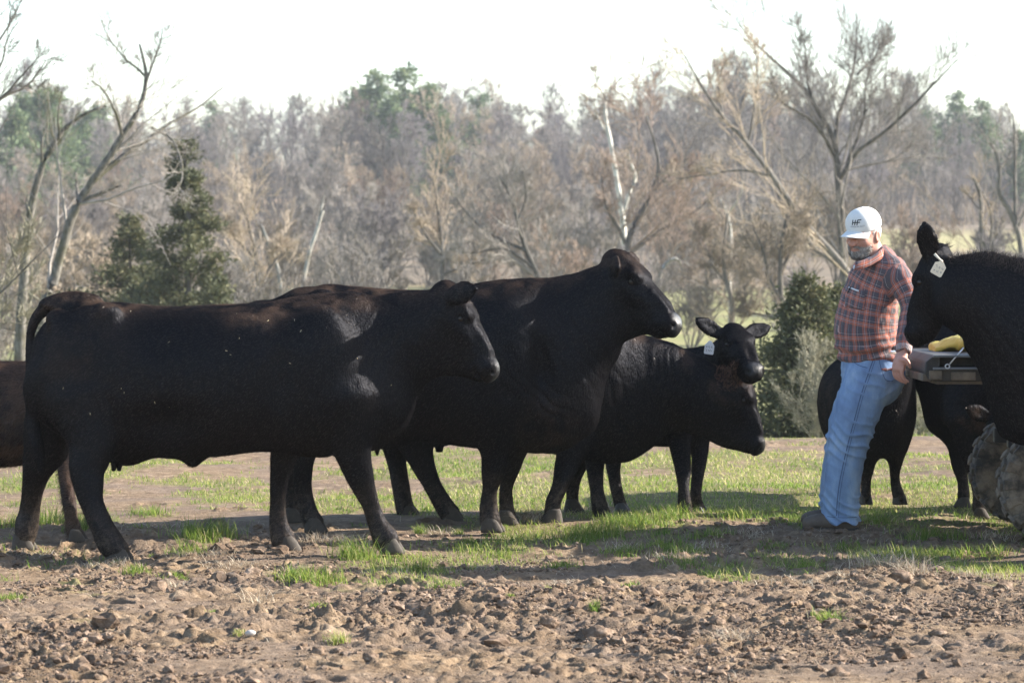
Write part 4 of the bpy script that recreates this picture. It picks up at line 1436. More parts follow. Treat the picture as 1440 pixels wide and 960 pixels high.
def finish_cow(F, name, label, base, hd, feet, brown_fn=None, hairs=40000, coat=None, hair=None, group='black cattle gathered in the field', hoofmat=None, cat='cow', hsz=1.0, flow=1.0, hair_len=0.015, folds=()):
    V, Q = F.skin(2)
    N, fn = normals(V, Q)
    q = V * 1.0
    V = V + N * (0.0045 * fbm(q * 7, 3, 3) + 0.0022 * fbm(q * 24, 2, 9))[:, None]
    for (fx, fy, rx, ry, ang, amp, per, dd) in folds:
        cpt = P3(fx, fy, dd)
        ca_, sa_ = math.cos(ang), math.sin(ang)
        dx, dz = V[:, 0] - cpt[0], V[:, 2] - cpt[2]
        a_, b_ = dx * ca_ + dz * sa_, -dx * sa_ + dz * ca_
        wgt = np.exp(-(a_ / rx) ** 2 - (b_ / ry) ** 2)
        ph = a_ / per * 2 * math.pi + 7 * fbm(V * [5, 2, 5], 2, 77)
        V = V - N * (amp * wgt * (1 - np.abs(np.sin(ph / 2))) ** 2)[:, None]
    gz = base[2]
    z = V[:, 2] - gz
    mud = np.clip(1.05 - z / 0.30 + 0.45 * fbm(q * 7, 3, 5), 0, 1)
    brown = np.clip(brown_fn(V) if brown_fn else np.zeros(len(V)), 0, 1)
    if hd:
        dn = np.linalg.norm(V - hd['nose'], axis=1) / hd['sz']
        nose = np.clip((0.075 - dn) / 0.02, 0, 1)
        tanmouth = 0
    else:
        nose = np.zeros(len(V))
    root = empty(name, tuple(base), label, cat, group)
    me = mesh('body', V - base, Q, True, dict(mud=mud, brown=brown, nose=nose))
    obj('body', me, coat or M_COAT, root)
    # short hair over the whole skin
    if hairs:
        area = np.linalg.norm(fn, axis=1)
        r = np.random.default_rng(int(abs(base[0]) * 1000) + 5)
        fi = r.choice(len(Q), hairs, p=area / area.sum())
        bc = r.random((hairs, 2))
        vs = Q[fi]
        wts = np.stack([(1 - bc[:, 0]) * (1 - bc[:, 1]), bc[:, 0] * (1 - bc[:, 1]), bc[:, 0] * bc[:, 1], (1 - bc[:, 0]) * bc[:, 1]], 1)
        p = (V[vs] * wts[:, :, None]).sum(1)
        nn = (N[vs] * wts[:, :, None]).sum(1)
        nn /= np.linalg.norm(nn, axis=1)[:, None] + 1e-9
        nf = nose[vs[:, 0]]
        keep = nf < 0.3
        p, nn, vs = p[keep], nn[keep], vs[keep]
        k = len(p)
        fl = np.tile(np.array([-0.75 * flow, 0, -0.65]), (k, 1)) + r.normal(0, 0.28, (k, 3))
        fl -= nn * (fl * nn).sum(1)[:, None]
        fl /= np.linalg.norm(fl, axis=1)[:, None] + 1e-9
        d = fl * 0.92 + nn * r.uniform(0.18, 0.6, k)[:, None]
        ln = hair_len * r.uniform(0.55, 1.35, k)
        sd_ = np.cross(d, nn)
        sd_ /= np.linalg.norm(sd_, axis=1)[:, None] + 1e-9
        wd = 0.0011
        hv = np.empty((k, 3, 3))
        hv[:, 1] = p - nn * 0.001 + sd_ * wd
        hv[:, 0] = p - nn * 0.001 - sd_ * wd
        hv[:, 2] = p + d * ln[:, None]
        hm = mesh('coat', hv.reshape(-1, 3) - base, np.arange(3 * k).reshape(-1, 3), True,
                  dict(mud=np.repeat(mud[vs[:, 0]], 3), brown=np.repeat(brown[vs[:, 0]], 3), nose=np.zeros(3 * k)))
        hn = norm(nn + sd_ * r.uniform(-1.1, 1.1, k)[:, None])
        hm.normals_split_custom_set_from_vertices(np.repeat(hn, 3, 0).astype(np.float32))
        tag(obj('coat', hm, hair or M_HAIR, root), kind='stuff')
    if hd:
        for e in hd['eyes']:
            b = MB()
            n = 14
            vv, ff = [], []
            for i in range(9):
                a = math.pi * i / 8
                for k2 in range(n):
                    t = 2 * math.pi * k2 / n
                    vv.append((math.sin(a) * math.cos(t), math.sin(a) * math.sin(t), math.cos(a)))
            for i in range(8):
                for k2 in range(n):
                    ff.append((i * n + k2, (i + 1) * n + k2, (i + 1) * n + (k2 + 1) % n, i * n + (k2 + 1) % n))
            vv = np.array(vv) * 0.0215 * hd['sz']
            b.add(vv, ff)
            obj('eye', mesh('eye', b.V, b.F), M_EYE, root, tuple(np.asarray(e) - base))
    for (fx, fy, fz, fa) in feet:
        if hsz not in HOOF:
            HOOF[hsz] = hoof_mesh(hsz)
        me = HOOF[hsz]
        key = (hsz, hoofmat.name if hoofmat else 'x')
        if key not in HOOF:
            HOOF[key] = me.copy()
            HOOF[key].name = 'hoof'
        o = obj('hoof', HOOF[key], hoofmat or M_HOOF, root, (fx - base[0], fy - base[1], fz - base[2] - .010))
        o.rotation_euler = (0, 0, fa)
    return root, V, N


def legs(F, rows, D0, Dfoot, k=0.05, lat=0.88, toe=0.0, size=1.0, ftop=None):
    """rows: (px, py, half width px) from the body down to the hoof. D0: distance of its top; Dfoot: of its foot."""
    if not F.blurred:
        F.blur(5)
    y0, y1 = rows[0][1], rows[-1][1]
    pts, rv = [], []
    for x, y, h in rows:
        t = ((y - y0) / (y1 - y0))
        t = min(1, t * 1.25)
        D = lin(D0, Dfoot, t)
        pts.append(P3(x, y, D))
        rv.append(h * D / FPX)
    pts = np.array(pts)
    rv = np.array(rv)
    lt = np.linspace(0.75, 1.0, len(rv)) * lat
    F.chain(pts, rv, rv * lt, (0, 1, 0), k, 3)
    return pts


def foot(px, py, Dd, ang):
    p = P3(px, py, Dd)
    return (p[0], p[1], p[2], ang)


def torso(F, rows, D, k=0.05, n=2.35, cap=.05):
    pts, rv, rl = [], [], []
    for r in rows:
        x, t, b, hw = r[:4]
        d = r[4] if len(r) > 4 else D
        pts.append(P3(x, (t + b) / 2, d))
        rv.append((b - t) / 2 * d / FPX)
        rl.append(hw)
    pts = np.array(pts)
    T = pts[-1] - pts[0]
    L = np.cross(np.array([0, 0, 1.0]), T)
    L /= np.linalg.norm(L)
    F.chain(pts, rv, rl, L, k, 3, n=n, cap=cap)


def neck(F, rows, D, k=0.10, n=2.2):
    pts, rv, rl = [], [], []
    for r in rows:
        x, y, h, hw = r[:4]
        d = r[4] if len(r) > 4 else D
        pts.append(P3(x, y, d))
        rv.append(h * d / FPX)
        rl.append(hw)
    pts = np.array(pts)
    T = pts[-1] - pts[0]
    L = np.cross(np.array([0, 0, 1.0]), T)
    L /= np.linalg.norm(L)
    F.chain(pts, rv, rl, L, k, 3, n=n)


def flap(F, rows, D, th, k=0.04):
    pts = np.array([P3(x, y, D) for x, y, h in rows])
    rv = np.array([h * D / FPX for x, y, h in rows])
    F.chain(pts, rv, np.full(len(rv), th), (0, 1, 0), k, 3)


def udder(F, px, py, D, r=0.11, teats=((0, 0), (14, 0))):
    F.ell(P3(px, py - r * FPX / D * 0.8, D), (r * 1.2, r * 1.1, r), 0.06)
    for dx, dy in teats:
        F.chain([P3(px + dx, py - 6, D - .06), P3(px + dx - 1, py + 12, D - .06)], [.017, .011], [.017, .011], (0, 1, 0), 0.012, 1)


def ear_tag(root, base, corner, ax, ay, mat, wdt, hgt, strap=None, marks=3, pointed=0.35):
    """A plastic tag: hangs from corner, ax across, ay down."""
    ax = np.asarray(ax, float)
    ax /= np.linalg.norm(ax)
    ay = np.asarray(ay, float)
    ay = ay - ax * (ax @ ay)
    ay /= np.linalg.norm(ay)
    n = np.cross(ax, ay)
    out = [(-.12, 0), (.12, 0), (.5, pointed), (.5, .93), (.42, 1), (-.42, 1), (-.5, .93), (-.5, pointed)]
    V = []
    for s in (-1, 1):
        for a, b in out:
            V.append(corner + ax * a * wdt + ay * b * hgt + n * s * 0.0016 + n * 0.006 * b * b)
    m = len(out)
    Fc = [tuple(range(m)), tuple(range(2 * m - 1, m - 1, -1))] + [(k, k + m, (k + 1) % m + m, (k + 1) % m) for k in range(m)]
    o = obj('ear_tag', mesh('ear_tag', np.array(V) - base, Fc, False), mat, root)
    b = MB()
    r = random.Random(int(hgt * 1e4))
    for row in range(2):
        for c in range(marks):
            for _ in range(3):
                a0 = (c - (marks - 1) / 2) * 0.26 + r.uniform(-.07, .07)
                b0 = 0.45 + row * 0.27 + r.uniform(-.06, .06)
                ang = r.choice([0, 0.2, 1.4, 1.57, 1.0])
                d = ax * math.cos(ang) + ay * math.sin(ang)
                e = np.cross(n, d)
                ce = corner + ax * a0 * wdt + ay * b0 * hgt + n * 0.006 * b0 * b0
                for s in (-1, 1):
                    q = ce + n * s * 0.0026
                    b.add([q - d * .004 - e * .0009, q + d * .004 - e * .0009, q + d * .004 + e * .0009, q - d * .004 + e * .0009], [(0, 1, 2, 3)])
    mo = obj('marking', mesh('marking', np.array(b.V) - base, b.F, False), M_INK, o)
    if strap is not None:
        b = MB().tube(np.array([strap, (strap * .4 + corner * .6) + n * .004, corner]) - base, [.007, .005, .006], 8)
        obj('tag_strap', mesh('tag_strap', b.V, b.F), mat, o)
    return o


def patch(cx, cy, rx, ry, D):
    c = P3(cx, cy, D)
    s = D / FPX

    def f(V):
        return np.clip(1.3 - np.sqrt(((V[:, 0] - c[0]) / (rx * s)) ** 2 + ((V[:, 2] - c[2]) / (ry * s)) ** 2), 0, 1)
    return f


NEAR_EAR = (0.10, -.25, 1.0)

# ---- the front cow, side on, whole
D = 16.75
F = Field(P3(5, 395, D) + [0, -.55, 0], P3(712, 800, D) + [0, .55, .02], 0.0105)
torso(F, [(59, 455, 530, .07), (67, 434, 556, .14), (84, 420, 590, .20), (110, 418, 612, .245), (150, 423, 634, .28), (200, 428, 640, .32), (250, 430, 645, .355),
          (310, 428, 641, .37), (370, 426, 634, .365), (420, 426, 640, .335), (460, 427, 643, .29), (500, 423, 628, .235), (525, 418, 606, .17), (540, 424, 585, .11)], D)
neck(F, [(470, 512, 96, .23), (520, 494, 80, .165), (565, 472, 64, .125), (600, 462, 56, .105), (622, 458, 50, .095)], D)
flap(F, [(512, 618, 20), (536, 592, 22), (552, 560, 22), (575, 536, 20), (600, 520, 16)], D, .026)
F.ell(P3(512, 590, D), (.12, .15, .12), 0.07)
for s in (-1, 1):
    F.ell(P3(452, 505, D + .235 * s), (.15, .065, .27), 0.09)             # shoulder
    F.ell(P3(150, 438, D + .20 * s), (.07, .05, .045), 0.05)               # hook bone
    F.ell(P3(80, 448, D + .12 * s), (.06, .05, .05), 0.05)                 # pin bone
    F.ell(P3(215, 470, D + .40 * s), (.10, .09, .10), 0.10, None, True)     # hollow behind the ribs
    F.ell(P3(395, 540, D + .43 * s), (.05, .09, .20), 0.10, None, True)     # hollow behind the shoulder
    F.ell(P3(118, 520, D + .20 * s), (.20, .075, .30), 0.09)              # thigh
F.ell(P3(455, 431, D), (.22, .06, .035), 0.06)                            # withers
F.ell(P3(225, 606, D - .36), (.16, .10, .10), 0.10, None, True)            # flank hollow
DF = gD(786)
p = legs(F, [(118, 560, 50), (126, 600, 40), (129, 625, 33), (122, 655, 26), (124, 685, 20.5), (129, 710, 16.5), (142, 740, 17), (153, 762, 19), (163, 775, 18)], D - .19, 16.45)
legs(F, [(85, 560, 45), (68, 600, 36), (64, 630, 32), (53, 655, 23), (45, 688, 15.5), (41, 718, 15), (35, 743, 18), (31, 760, 16)], D + .17, 17.15)
legs(F, [(484, 560, 44), (490, 600, 33), (497, 640, 25), (508, 676, 18.5), (520, 708, 12.5), (530, 735, 13.5), (541, 756, 18), (545, 764, 17)], D - .20, 16.65)
legs(F, [(415, 590, 30), (402, 630, 22), (393, 668, 14.5), (390, 704, 11), (391, 735, 13), (397, 757, 17), (401, 764, 15)], D + .16, 16.95)
F.ell(P3(130, 648, 16.55), (.06, .05, .07), 0.05)
udder(F, 176, 648, D, .12, ((-16, -4), (-8, -8)))
F.chain([P3(255, 640, D), P3(270, 652, D), P3(284, 644, D)], [.02, .022, .015], [.02, .02, .02], (0, 1, 0), .03)
F.chain([P3(584, 500, D), P3(612, 503, D), P3(640, 508, D), P3(662, 515, D)], np.array([25, 24, 22, 15]) * D / FPX, [.07, .06, .05, .045], (0, 1, 0), .035, 3)
hd = head(F, P3(648, 448, D - .10), -1, R(-10), R(58), 0.93,
          [(-1, (.62, -.70, .18), (.05, .1, 1, .5, .8, -.3), 1.12, 1), (1, (.15, .10, 1), (1, -.2, 0, 1, .3, .3), .85)])
F.ell(P3(92, 427, D), (.13, .06, .045), 0.06)
Tl = [(132, 425, 12), (104, 421, 12), (82, 424, 11), (65, 433, 9), (51, 447, 7.5), (43, 468, 6), (41, 500, 5.5), (41, 535, 5.5), (43, 568, 7), (46, 598, 9.5), (51, 628, 11), (56, 650, 8), (58, 666, 4)]
F.chain([P3(x, y, D + .01) for x, y, h in Tl], [h * D / FPX for x, y, h in Tl], [h * D / FPX * .9 for x, y, h in Tl], (0, 1, 0), .02)
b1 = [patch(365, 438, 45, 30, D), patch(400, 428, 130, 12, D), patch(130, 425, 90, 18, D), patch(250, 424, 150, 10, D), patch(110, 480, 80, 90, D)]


def backline(pts, D, depth=24):  # bleached coat brown that also paints in the sunlit band along the back
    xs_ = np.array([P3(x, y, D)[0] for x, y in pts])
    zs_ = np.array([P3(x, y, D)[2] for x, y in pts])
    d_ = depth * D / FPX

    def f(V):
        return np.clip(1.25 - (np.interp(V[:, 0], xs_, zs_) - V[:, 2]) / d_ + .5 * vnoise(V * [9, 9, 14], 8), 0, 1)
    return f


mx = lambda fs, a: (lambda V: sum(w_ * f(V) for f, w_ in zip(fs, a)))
BASE = np.array([P3(300, 780, D)[0], D, 0.0])
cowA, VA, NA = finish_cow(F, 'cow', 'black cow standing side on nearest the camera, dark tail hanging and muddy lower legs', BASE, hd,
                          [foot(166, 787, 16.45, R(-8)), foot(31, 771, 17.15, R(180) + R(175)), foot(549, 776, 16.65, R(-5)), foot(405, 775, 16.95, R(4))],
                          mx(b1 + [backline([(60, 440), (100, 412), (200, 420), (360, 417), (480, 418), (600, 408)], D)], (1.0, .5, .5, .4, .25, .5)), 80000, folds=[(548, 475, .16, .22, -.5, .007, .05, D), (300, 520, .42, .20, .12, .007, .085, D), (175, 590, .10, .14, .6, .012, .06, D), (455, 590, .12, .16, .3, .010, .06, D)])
# chaff and straw stuck to the coat
r = np.random.default_rng(4)
b = MB()
side = np.where((NA[:, 1] < -0.5) & (VA[:, 2] > 0.55) & (VA[:, 0] < P3(560, 0, D)[0]))[0]
cl_ = [P3(x, y, 16.5) for x, y in ((385, 465), (405, 480), (133, 560), (140, 575), (360, 450), (300, 505), (520, 525), (240, 585), (230, 440))]
pk = []
for q in cl_:
    ds = np.linalg.norm((VA[side] - q)[:, [0, 2]], axis=1)
    pk += list(side[np.argsort(ds)[r.integers(0, 900, 2)]])
for i in pk:
    a = r.uniform(0, 6.28)
    t = np.cross(NA[i], (math.cos(a), 0.1, math.sin(a)))
    t /= np.linalg.norm(t)
    e = np.cross(NA[i], t)
    ln, wd = r.uniform(.002, .008), r.uniform(.0009, .002)
    q = VA[i] + NA[i] * .010 - BASE
    b.add([q - t * ln - e * wd, q + t * ln - e * wd, q + t * ln * .8 + e * wd + NA[i] * .004, q - t * ln * .8 + e * wd], [(0, 1, 2, 3)])
tag(b.build('straw', M_STRAW, cowA), kind='stuff')

# ---- the cow behind it, head up and turned
D = 18.2
F = Field(P3(340, 345, D) + [0, -.55, 0], P3(972, 770, D) + [0, .55, .02], 0.011)
torso(F, [(354, 406, 470, .08), (363, 394, 520, .15), (386, 391, 560, .22), (430, 396, 600, .27), (480, 401, 614, .31), (540, 406, 620, .35), (600, 407, 620, .36),
          (660, 406, 628, .35), (710, 403, 634, .31), (755, 402, 636, .26), (790, 403, 622, .20), (812, 412, 600, .13), (824, 432, 575, .08)], D)
neck(F, [(735, 505, 100, .24), (785, 478, 84, .18), (822, 448, 66, .14), (850, 424, 54, .115), (868, 412, 46, .10)], D)
F.ell(P3(772, 596, D), (.155, .14, .145), 0.06)
flap(F, [(800, 590, 22), (822, 552, 20), (838, 515, 18), (858, 486, 16)], D, .03)
for s in (-1, 1):
    F.ell(P3(715, 500, D + .24 * s), (.15, .065, .30), 0.09)
    F.ell(P3(450, 418, D + .19 * s), (.07, .05, .045), 0.05)
    F.ell(P3(660, 540, D + .44 * s), (.05, .10, .22), 0.10, None, True)
    F.ell(P3(765, 520, D + .30 * s), (.05, .09, .16), 0.09, None, True)
    F.ell(P3(430, 520, D + .20 * s), (.20, .075, .28), 0.09)
F.ell(P3(710, 408, D), (.20, .06, .04), 0.06)
legs(F, [(692, 570, 40), (696, 610, 28), (696, 640, 20), (693, 665, 16.5), (689, 688, 11), (687, 712, 13), (689, 730, 15), (691, 738, 14)], D - .20, 18.1)
legs(F, [(735, 590, 32), (728, 630, 15), (719, 660, 12), (712, 685, 9.5), (712, 708, 10.5), (714, 727, 11)], D + .16, 18.55)
legs(F, [(435, 560, 48), (432, 610, 28), (428, 640, 16), (425, 670, 13.5), (428, 698, 12), (434, 722, 13), (440, 735, 15)], D - .18, 18.1)
legs(F, [(410, 570, 40), (408, 620, 24), (408, 660, 14), (409, 690, 10), (410, 715, 11), (411, 725, 11)], D + .18, 18.6)
udder(F, 545, 626, D, .11, ((-14, -2), (0, -2)))
F.chain([P3(862, 448, D), P3(886, 451, D - .02), P3(908, 446, D - .05), P3(930, 443, D - .09)], np.array([25, 25, 21, 17]) * D / FPX, [.07, .065, .05, .045], (0, 1, 0), .035, 3)
hd = head(F, P3(887, 396, D - .13), -1, R(-24), R(44), 0.99,
          [(-1, (.08, -1, -.06), (.05, .05, 1, 1, .1, .1), 1.1, 1), (1, (-.10, .10, 1), (1, -.5, 0, 1, -.3, 0), .95)])
BASE = np.array([P3(600, 750, D)[0], D, 0.0])
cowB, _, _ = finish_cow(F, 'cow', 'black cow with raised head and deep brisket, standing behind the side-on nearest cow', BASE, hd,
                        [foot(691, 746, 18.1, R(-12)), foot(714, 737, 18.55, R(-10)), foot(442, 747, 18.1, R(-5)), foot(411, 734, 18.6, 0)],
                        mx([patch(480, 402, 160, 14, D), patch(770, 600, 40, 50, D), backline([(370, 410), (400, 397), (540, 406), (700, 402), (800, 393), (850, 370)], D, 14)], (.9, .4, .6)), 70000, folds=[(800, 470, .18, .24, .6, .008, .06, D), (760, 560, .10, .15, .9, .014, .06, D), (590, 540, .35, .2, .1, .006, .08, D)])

# ---- the cow with its head down
D = 18.95
F = Field(P3(515, 430, D) + [0, -.5, 0], P3(1082, 760, D) + [0, .5, .02], 0.0115)
torso(F, [(536, 470, 540, .08), (552, 455, 590, .19), (600, 450, 618, .27), (680, 448, 622, .31), (760, 446, 632, .32), (820, 450, 645, .29),
          (860, 460, 648, .24), (890, 474, 632, .17), (908, 492, 606, .10)], D)
neck(F, [(850, 545, 88, .22), (910, 535, 64, .16), (960, 548, 53, .125), (1000, 560, 46, .105), (1020, 566, 40, .095)], D)
F.ell(P3(860, 605, D), (.17, .14, .16), 0.06)
flap(F, [(875, 632, 18), (905, 612, 20), (935, 596, 16), (965, 590, 14)], D, .028)
for s in (-1, 1):
    F.ell(P3(825, 530, D + .22 * s), (.15, .06, .27), 0.09)
    F.ell(P3(575, 530, D + .18 * s), (.18, .075, .26), 0.09)
legs(F, [(822, 570, 38), (812, 610, 28), (803, 635, 21), (794, 664, 15.5), (785, 690, 11), (778, 706, 11.5), (777, 722, 12), (778, 728, 12)], D - .18, 18.6)
legs(F, [(830, 600, 28), (818, 640, 16), (808, 670, 11), (805, 695, 9), (806, 712, 9)], D + .15, 19.3)
legs(F, [(575, 560, 42), (583, 610, 30), (590, 640, 20), (603, 672, 14), (615, 695, 13), (625, 712, 14), (632, 722, 15)], D - .16, 18.72)
legs(F, [(560, 570, 38), (556, 615, 22), (558, 650, 14), (563, 680, 13), (567, 705, 13), (571, 720, 14)], D + .16, 19.1)
udder(F, 612, 622, D, .10, ((4, 0), (9, -2)))
F.chain([P3(990, 584, D), P3(1008, 594, D), P3(1028, 608, D), P3(1044, 617, D - .02)], np.array([30, 28, 24, 17]) * D / FPX, [.07, .06, .05, .045], (0, 1, 0), .035, 3)
hd = head(F, P3(1046, 563, D - .10), -1, R(-12), R(70), 0.86,
          [(-1, (.30, -.55, .78), (.85, .25, -.3, .25, -1, .2), .92, 1), (1, (-.35, .45, .8), (1, -.2, 0, 1, .3, .3), .55)])
BASE = np.array([P3(760, 735, D)[0], D, 0.0])
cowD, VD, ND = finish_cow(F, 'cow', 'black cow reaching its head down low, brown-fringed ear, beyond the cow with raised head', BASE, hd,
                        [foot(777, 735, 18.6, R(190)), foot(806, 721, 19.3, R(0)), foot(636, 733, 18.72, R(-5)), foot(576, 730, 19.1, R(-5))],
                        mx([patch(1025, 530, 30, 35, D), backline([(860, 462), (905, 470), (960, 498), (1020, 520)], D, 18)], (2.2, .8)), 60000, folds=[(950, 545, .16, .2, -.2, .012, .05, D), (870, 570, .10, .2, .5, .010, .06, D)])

# its ear is fringed with brown hair
r = np.random.default_rng(5)
ce = P3(1026, 530, 18.85)
ci = np.where(np.linalg.norm((VD - ce)[:, [0, 2]], axis=1) < .085)[0]
ci = ci[(VD[ci, 1] < 18.93)]
hv = []
for i in r.choice(ci, 900):
    a = VD[i] - BASE
    d = ND[i] * r.uniform(.4, 1) + np.array([r.normal(.25, .35), r.normal(0, .3), r.normal(.15, .4)])
    d = d / np.linalg.norm(d) * r.uniform(.015, .036)
    s = np.cross(d, (r.normal(), r.normal(), r.normal()))
    s = s / np.linalg.norm(s) * .0012
    hv += [a + s, a - s, a + d]
hv = np.array(hv)
M_FRINGE = plain('brown_fringe', (.17, .085, .058), .7, var=.4, scale=40)
tag(obj('ear_fringe', mesh('ear_fringe', hv, np.arange(len(hv)).reshape(-1, 3)), M_FRINGE, cowD), kind='stuff')

# ---- the calf that looks over the grazing cow's neck
D = 19.35
F = Field(P3(800, 440, D) + [0, -.7, 0], P3(1100, 750, D) + [0, .4, .02], 0.0105)
torso(F, [(822, 530, 600, .10), (838, 510, 622, .16), (880, 500, 627, .20), (930, 497, 628, .205), (965, 497, 628, .19), (988, 508, 616, .13), (997, 530, 598, .08)], D)
neck(F, [(965, 548, 46, .14), (992, 528, 38, .11, D - .06), (1014, 510, 32, .095, D - .16), (1026, 498, 28, .085, D - .25)], D)
legs(F, [(955, 590, 24), (957, 630, 15), (961, 660, 12), (962, 685, 8), (963, 706, 9.5), (964, 720, 11)], D - .14, 18.95)
legs(F, [(980, 590, 22), (984, 633, 13), (982, 662, 10), (979, 690, 7.5), (980, 706, 8.5), (983, 716, 9.5)], D + .10, 19.2)
legs(F, [(848, 580, 30), (840, 630, 17), (837, 655, 13), (839, 685, 10), (842, 705, 11), (846, 722, 13)], D - .14, 18.85)
legs(F, [(860, 580, 28), (862, 640, 13), (864, 668, 9), (868, 690, 8.5), (873, 710, 9)], D + .14, 19.35)
hd = head(F, P3(1041, 484, 18.92), 0, R(-72), R(31), 0.80,
          [(-1, (-.30, .46, -1), (.8, -.8, 0, 1, .3, .1), 1.05), (1, (-.32, .12, 1), (.9, -.6, 0, 1, .3, .1), 1.05)])
BASE = np.array([P3(910, 730, D)[0], D, 0.0])
calfE, _, _ = finish_cow(F, 'calf', 'black calf with white ear tag looking over the neck of the head-down cow', BASE, hd,
                         [foot(966, 731, 18.95, R(-40)), foot(985, 725, 19.2, R(-35)), foot(850, 732, 18.85, R(-10)), foot(875, 721, 19.35, R(-10))],
                         None, 36000, hoofmat=M_HOOF_D, cat='calf', hsz=0.78)
ear_tag(calfE, BASE, P3(999, 479, 18.86), (1, -.1, -.14), (-.12, 0, -1), M_TAGW, .055, .078)

# ---- the calf beyond the man
D = 20.1
F = Field(P3(1135, 415, D) + [0, -1.25, 0], P3(1310, 725, D) + [0, 1.4, .02], 0.0115)
torso(F, [(1247, 500, 636, .12, 19.6), (1243, 496, 642, .19, 19.8), (1232, 497, 642, .245, 20.2), (1216, 498, 640, .27, 20.6), (1204, 500, 630, .24, 20.95), (1198, 520, 600, .12, 21.1)], D, cap=.13)
neck(F, [(1246, 545, 44, .14, 19.7), (1250, 505, 36, .11, 19.55), (1252, 478, 30, .09, 19.45)], D)
legs(F, [(1226, 590, 22), (1223, 630, 13), (1222, 655, 9.5), (1219, 675, 7.5), (1218, 692, 8), (1218, 698, 8)], 19.75, 20.0, lat=1)
legs(F, [(1262, 585, 22), (1262, 630, 14), (1260, 652, 10), (1259, 673, 7), (1263, 692, 8), (1265, 698, 8)], 19.75, 20.0, lat=1)
legs(F, [(1188, 570, 34), (1184, 620, 18), (1182, 655, 10), (1182, 680, 8), (1182, 690, 8)], 20.95, 20.8, lat=1)
legs(F, [(1216, 570, 34), (1208, 620, 18), (1206, 655, 10), (1206, 680, 8), (1206, 690, 8)], 20.95, 21.0, lat=1)
hd = head(F, P3(1250, 466, 19.3), 0, R(-62), R(45), 0.70, [(-1, (-.3, -.3, -1), (1, .4, 0, 1, .3, .1), .9), (1, (-.3, -.4, .7), (1, .4, 0, 1, .3, .1), .6)])
BASE = np.array([P3(1225, 700, D)[0], D, 0.0])
calfF, _, _ = finish_cow(F, 'calf', 'dark calf facing the camera behind the legs of the man in jeans', BASE, hd,
                         [foot(1218, 707, 20.0, R(-80)), foot(1266, 707, 20.0, R(-70)), foot(1182, 697, 20.8, R(-80)), foot(1206, 697, 21.0, R(-80))],
                         mx([patch(1160, 550, 40, 70, D)], (.25,)), 26000, cat='calf', hsz=0.72, coat=M_COAT, flow=0.2)

# ---- beyond the tailgate: a cow and a calf
D = 19.95
F = Field(P3(1225, 395, D) + [0, -.5, 0], P3(1760, 725, D) + [0, .5, .02], 0.0145)
torso(F, [(1303, 505, 572, .10), (1311, 470, 596, .18), (1336, 452, 620, .25), (1400, 446, 636, .29), (1480, 446, 640, .31), (1600, 446, 634, .31), (1690, 448, 600, .25), (1730, 470, 540, .12)], D)
neck(F, [(1350, 520, 66, .2), (1325, 480, 48, .14), (1306, 458, 38, .1)], D)
legs(F, [(1345, 580, 28), (1348, 630, 15), (1350, 655, 11), (1355, 678, 8), (1356, 698, 9)], D - .1, 19.85)
legs(F, [(1375, 580, 28), (1378, 630, 15), (1380, 655, 11), (1382, 678, 8), (1384, 695, 9)], D + .12, 20.1)
legs(F, [(1680, 560, 40), (1690, 620, 20), (1696, 655, 13), (1692, 680, 9), (1690, 695, 10)], D - .1, 19.85)
legs(F, [(1700, 560, 40), (1715, 620, 20), (1722, 655, 13), (1718, 680, 9), (1716, 692, 10)], D + .15, 20.1)
hd = head(F, P3(1292, 444, D - .1), 1, R(178), R(40), 0.8, [(1, (-.4, -.3, .6), (1, .3, 0, 1, .3, .3), .7), (-1, (-.4, -.3, -.6), (1, .3, 0, 1, .3, .3), .7)])
BASE = np.array([P3(1480, 710, D)[0], D, 0.0])
finish_cow(F, 'cow', 'black cow beyond the tailgate, of which only chest and one front leg show', BASE, hd,
           [foot(1355, 713, 19.85, R(180)), foot(1384, 708, 20.1, R(180)), foot(1688, 710, 19.85, R(180)), foot(1714, 706, 20.1, R(180))], None, 20000, flow=-1, hsz=0.8)
D = 19.15
F = Field(P3(1325, 480, D) + [0, -.7, 0], P3(1540, 740, D) + [0, .4, .02], 0.0115)
torso(F, [(1339, 525, 580, .10), (1350, 508, 606, .17), (1385, 500, 624, .20), (1430, 500, 628, .205), (1480, 502, 620, .17), (1500, 520, 600, .10)], D)
neck(F, [(1475, 560, 42, .13), (1470, 585, 32, .1, D - .2), (1450, 600, 28, .09, D - .32)], D)
legs(F, [(1366, 590, 32), (1372, 640, 20), (1375, 670, 12), (1377, 695, 9), (1378, 715, 10)], D - .1, 19.05)
legs(F, [(1395, 590, 30), (1402, 640, 18), (1404, 670, 11), (1405, 695, 8), (1406, 712, 9)], D + .12, 19.2)
legs(F, [(1470, 600, 22), (1470, 640, 13), (1471, 670, 10), (1471, 695, 8), (1472, 714, 9)], D - .1, 19.05)
legs(F, [(1490, 600, 22), (1490, 640, 13), (1491, 670, 10), (1491, 695, 8), (1492, 710, 9)], D + .1, 19.2)
hd = head(F, P3(1418, 604, 18.72), 0, R(-70), R(40), 0.78, [(-1, (-.25, .28, -1), (.8, -.8, 0, 1, .3, .1), .95), (1, (-.32, .12, 1), (.9, -.6, 0, 1, .3, .1), 1.0)])
BASE = np.array([P3(1430, 725, D)[0], D, 0.0])
finish_cow(F, 'calf', 'black calf with a pale-rimmed ear, between the rear tyre and the cow beyond the tailgate', BASE, hd,
           [foot(1380, 727, 19.05, R(-5)), foot(1407, 723, 19.2, 0), foot(1473, 727, 19.05, 0), foot(1493, 723, 19.2, 0)],
           mx([patch(1375, 590, 22, 24, 18.8)], (1.6,)), 22000, cat='calf', hsz=0.75)

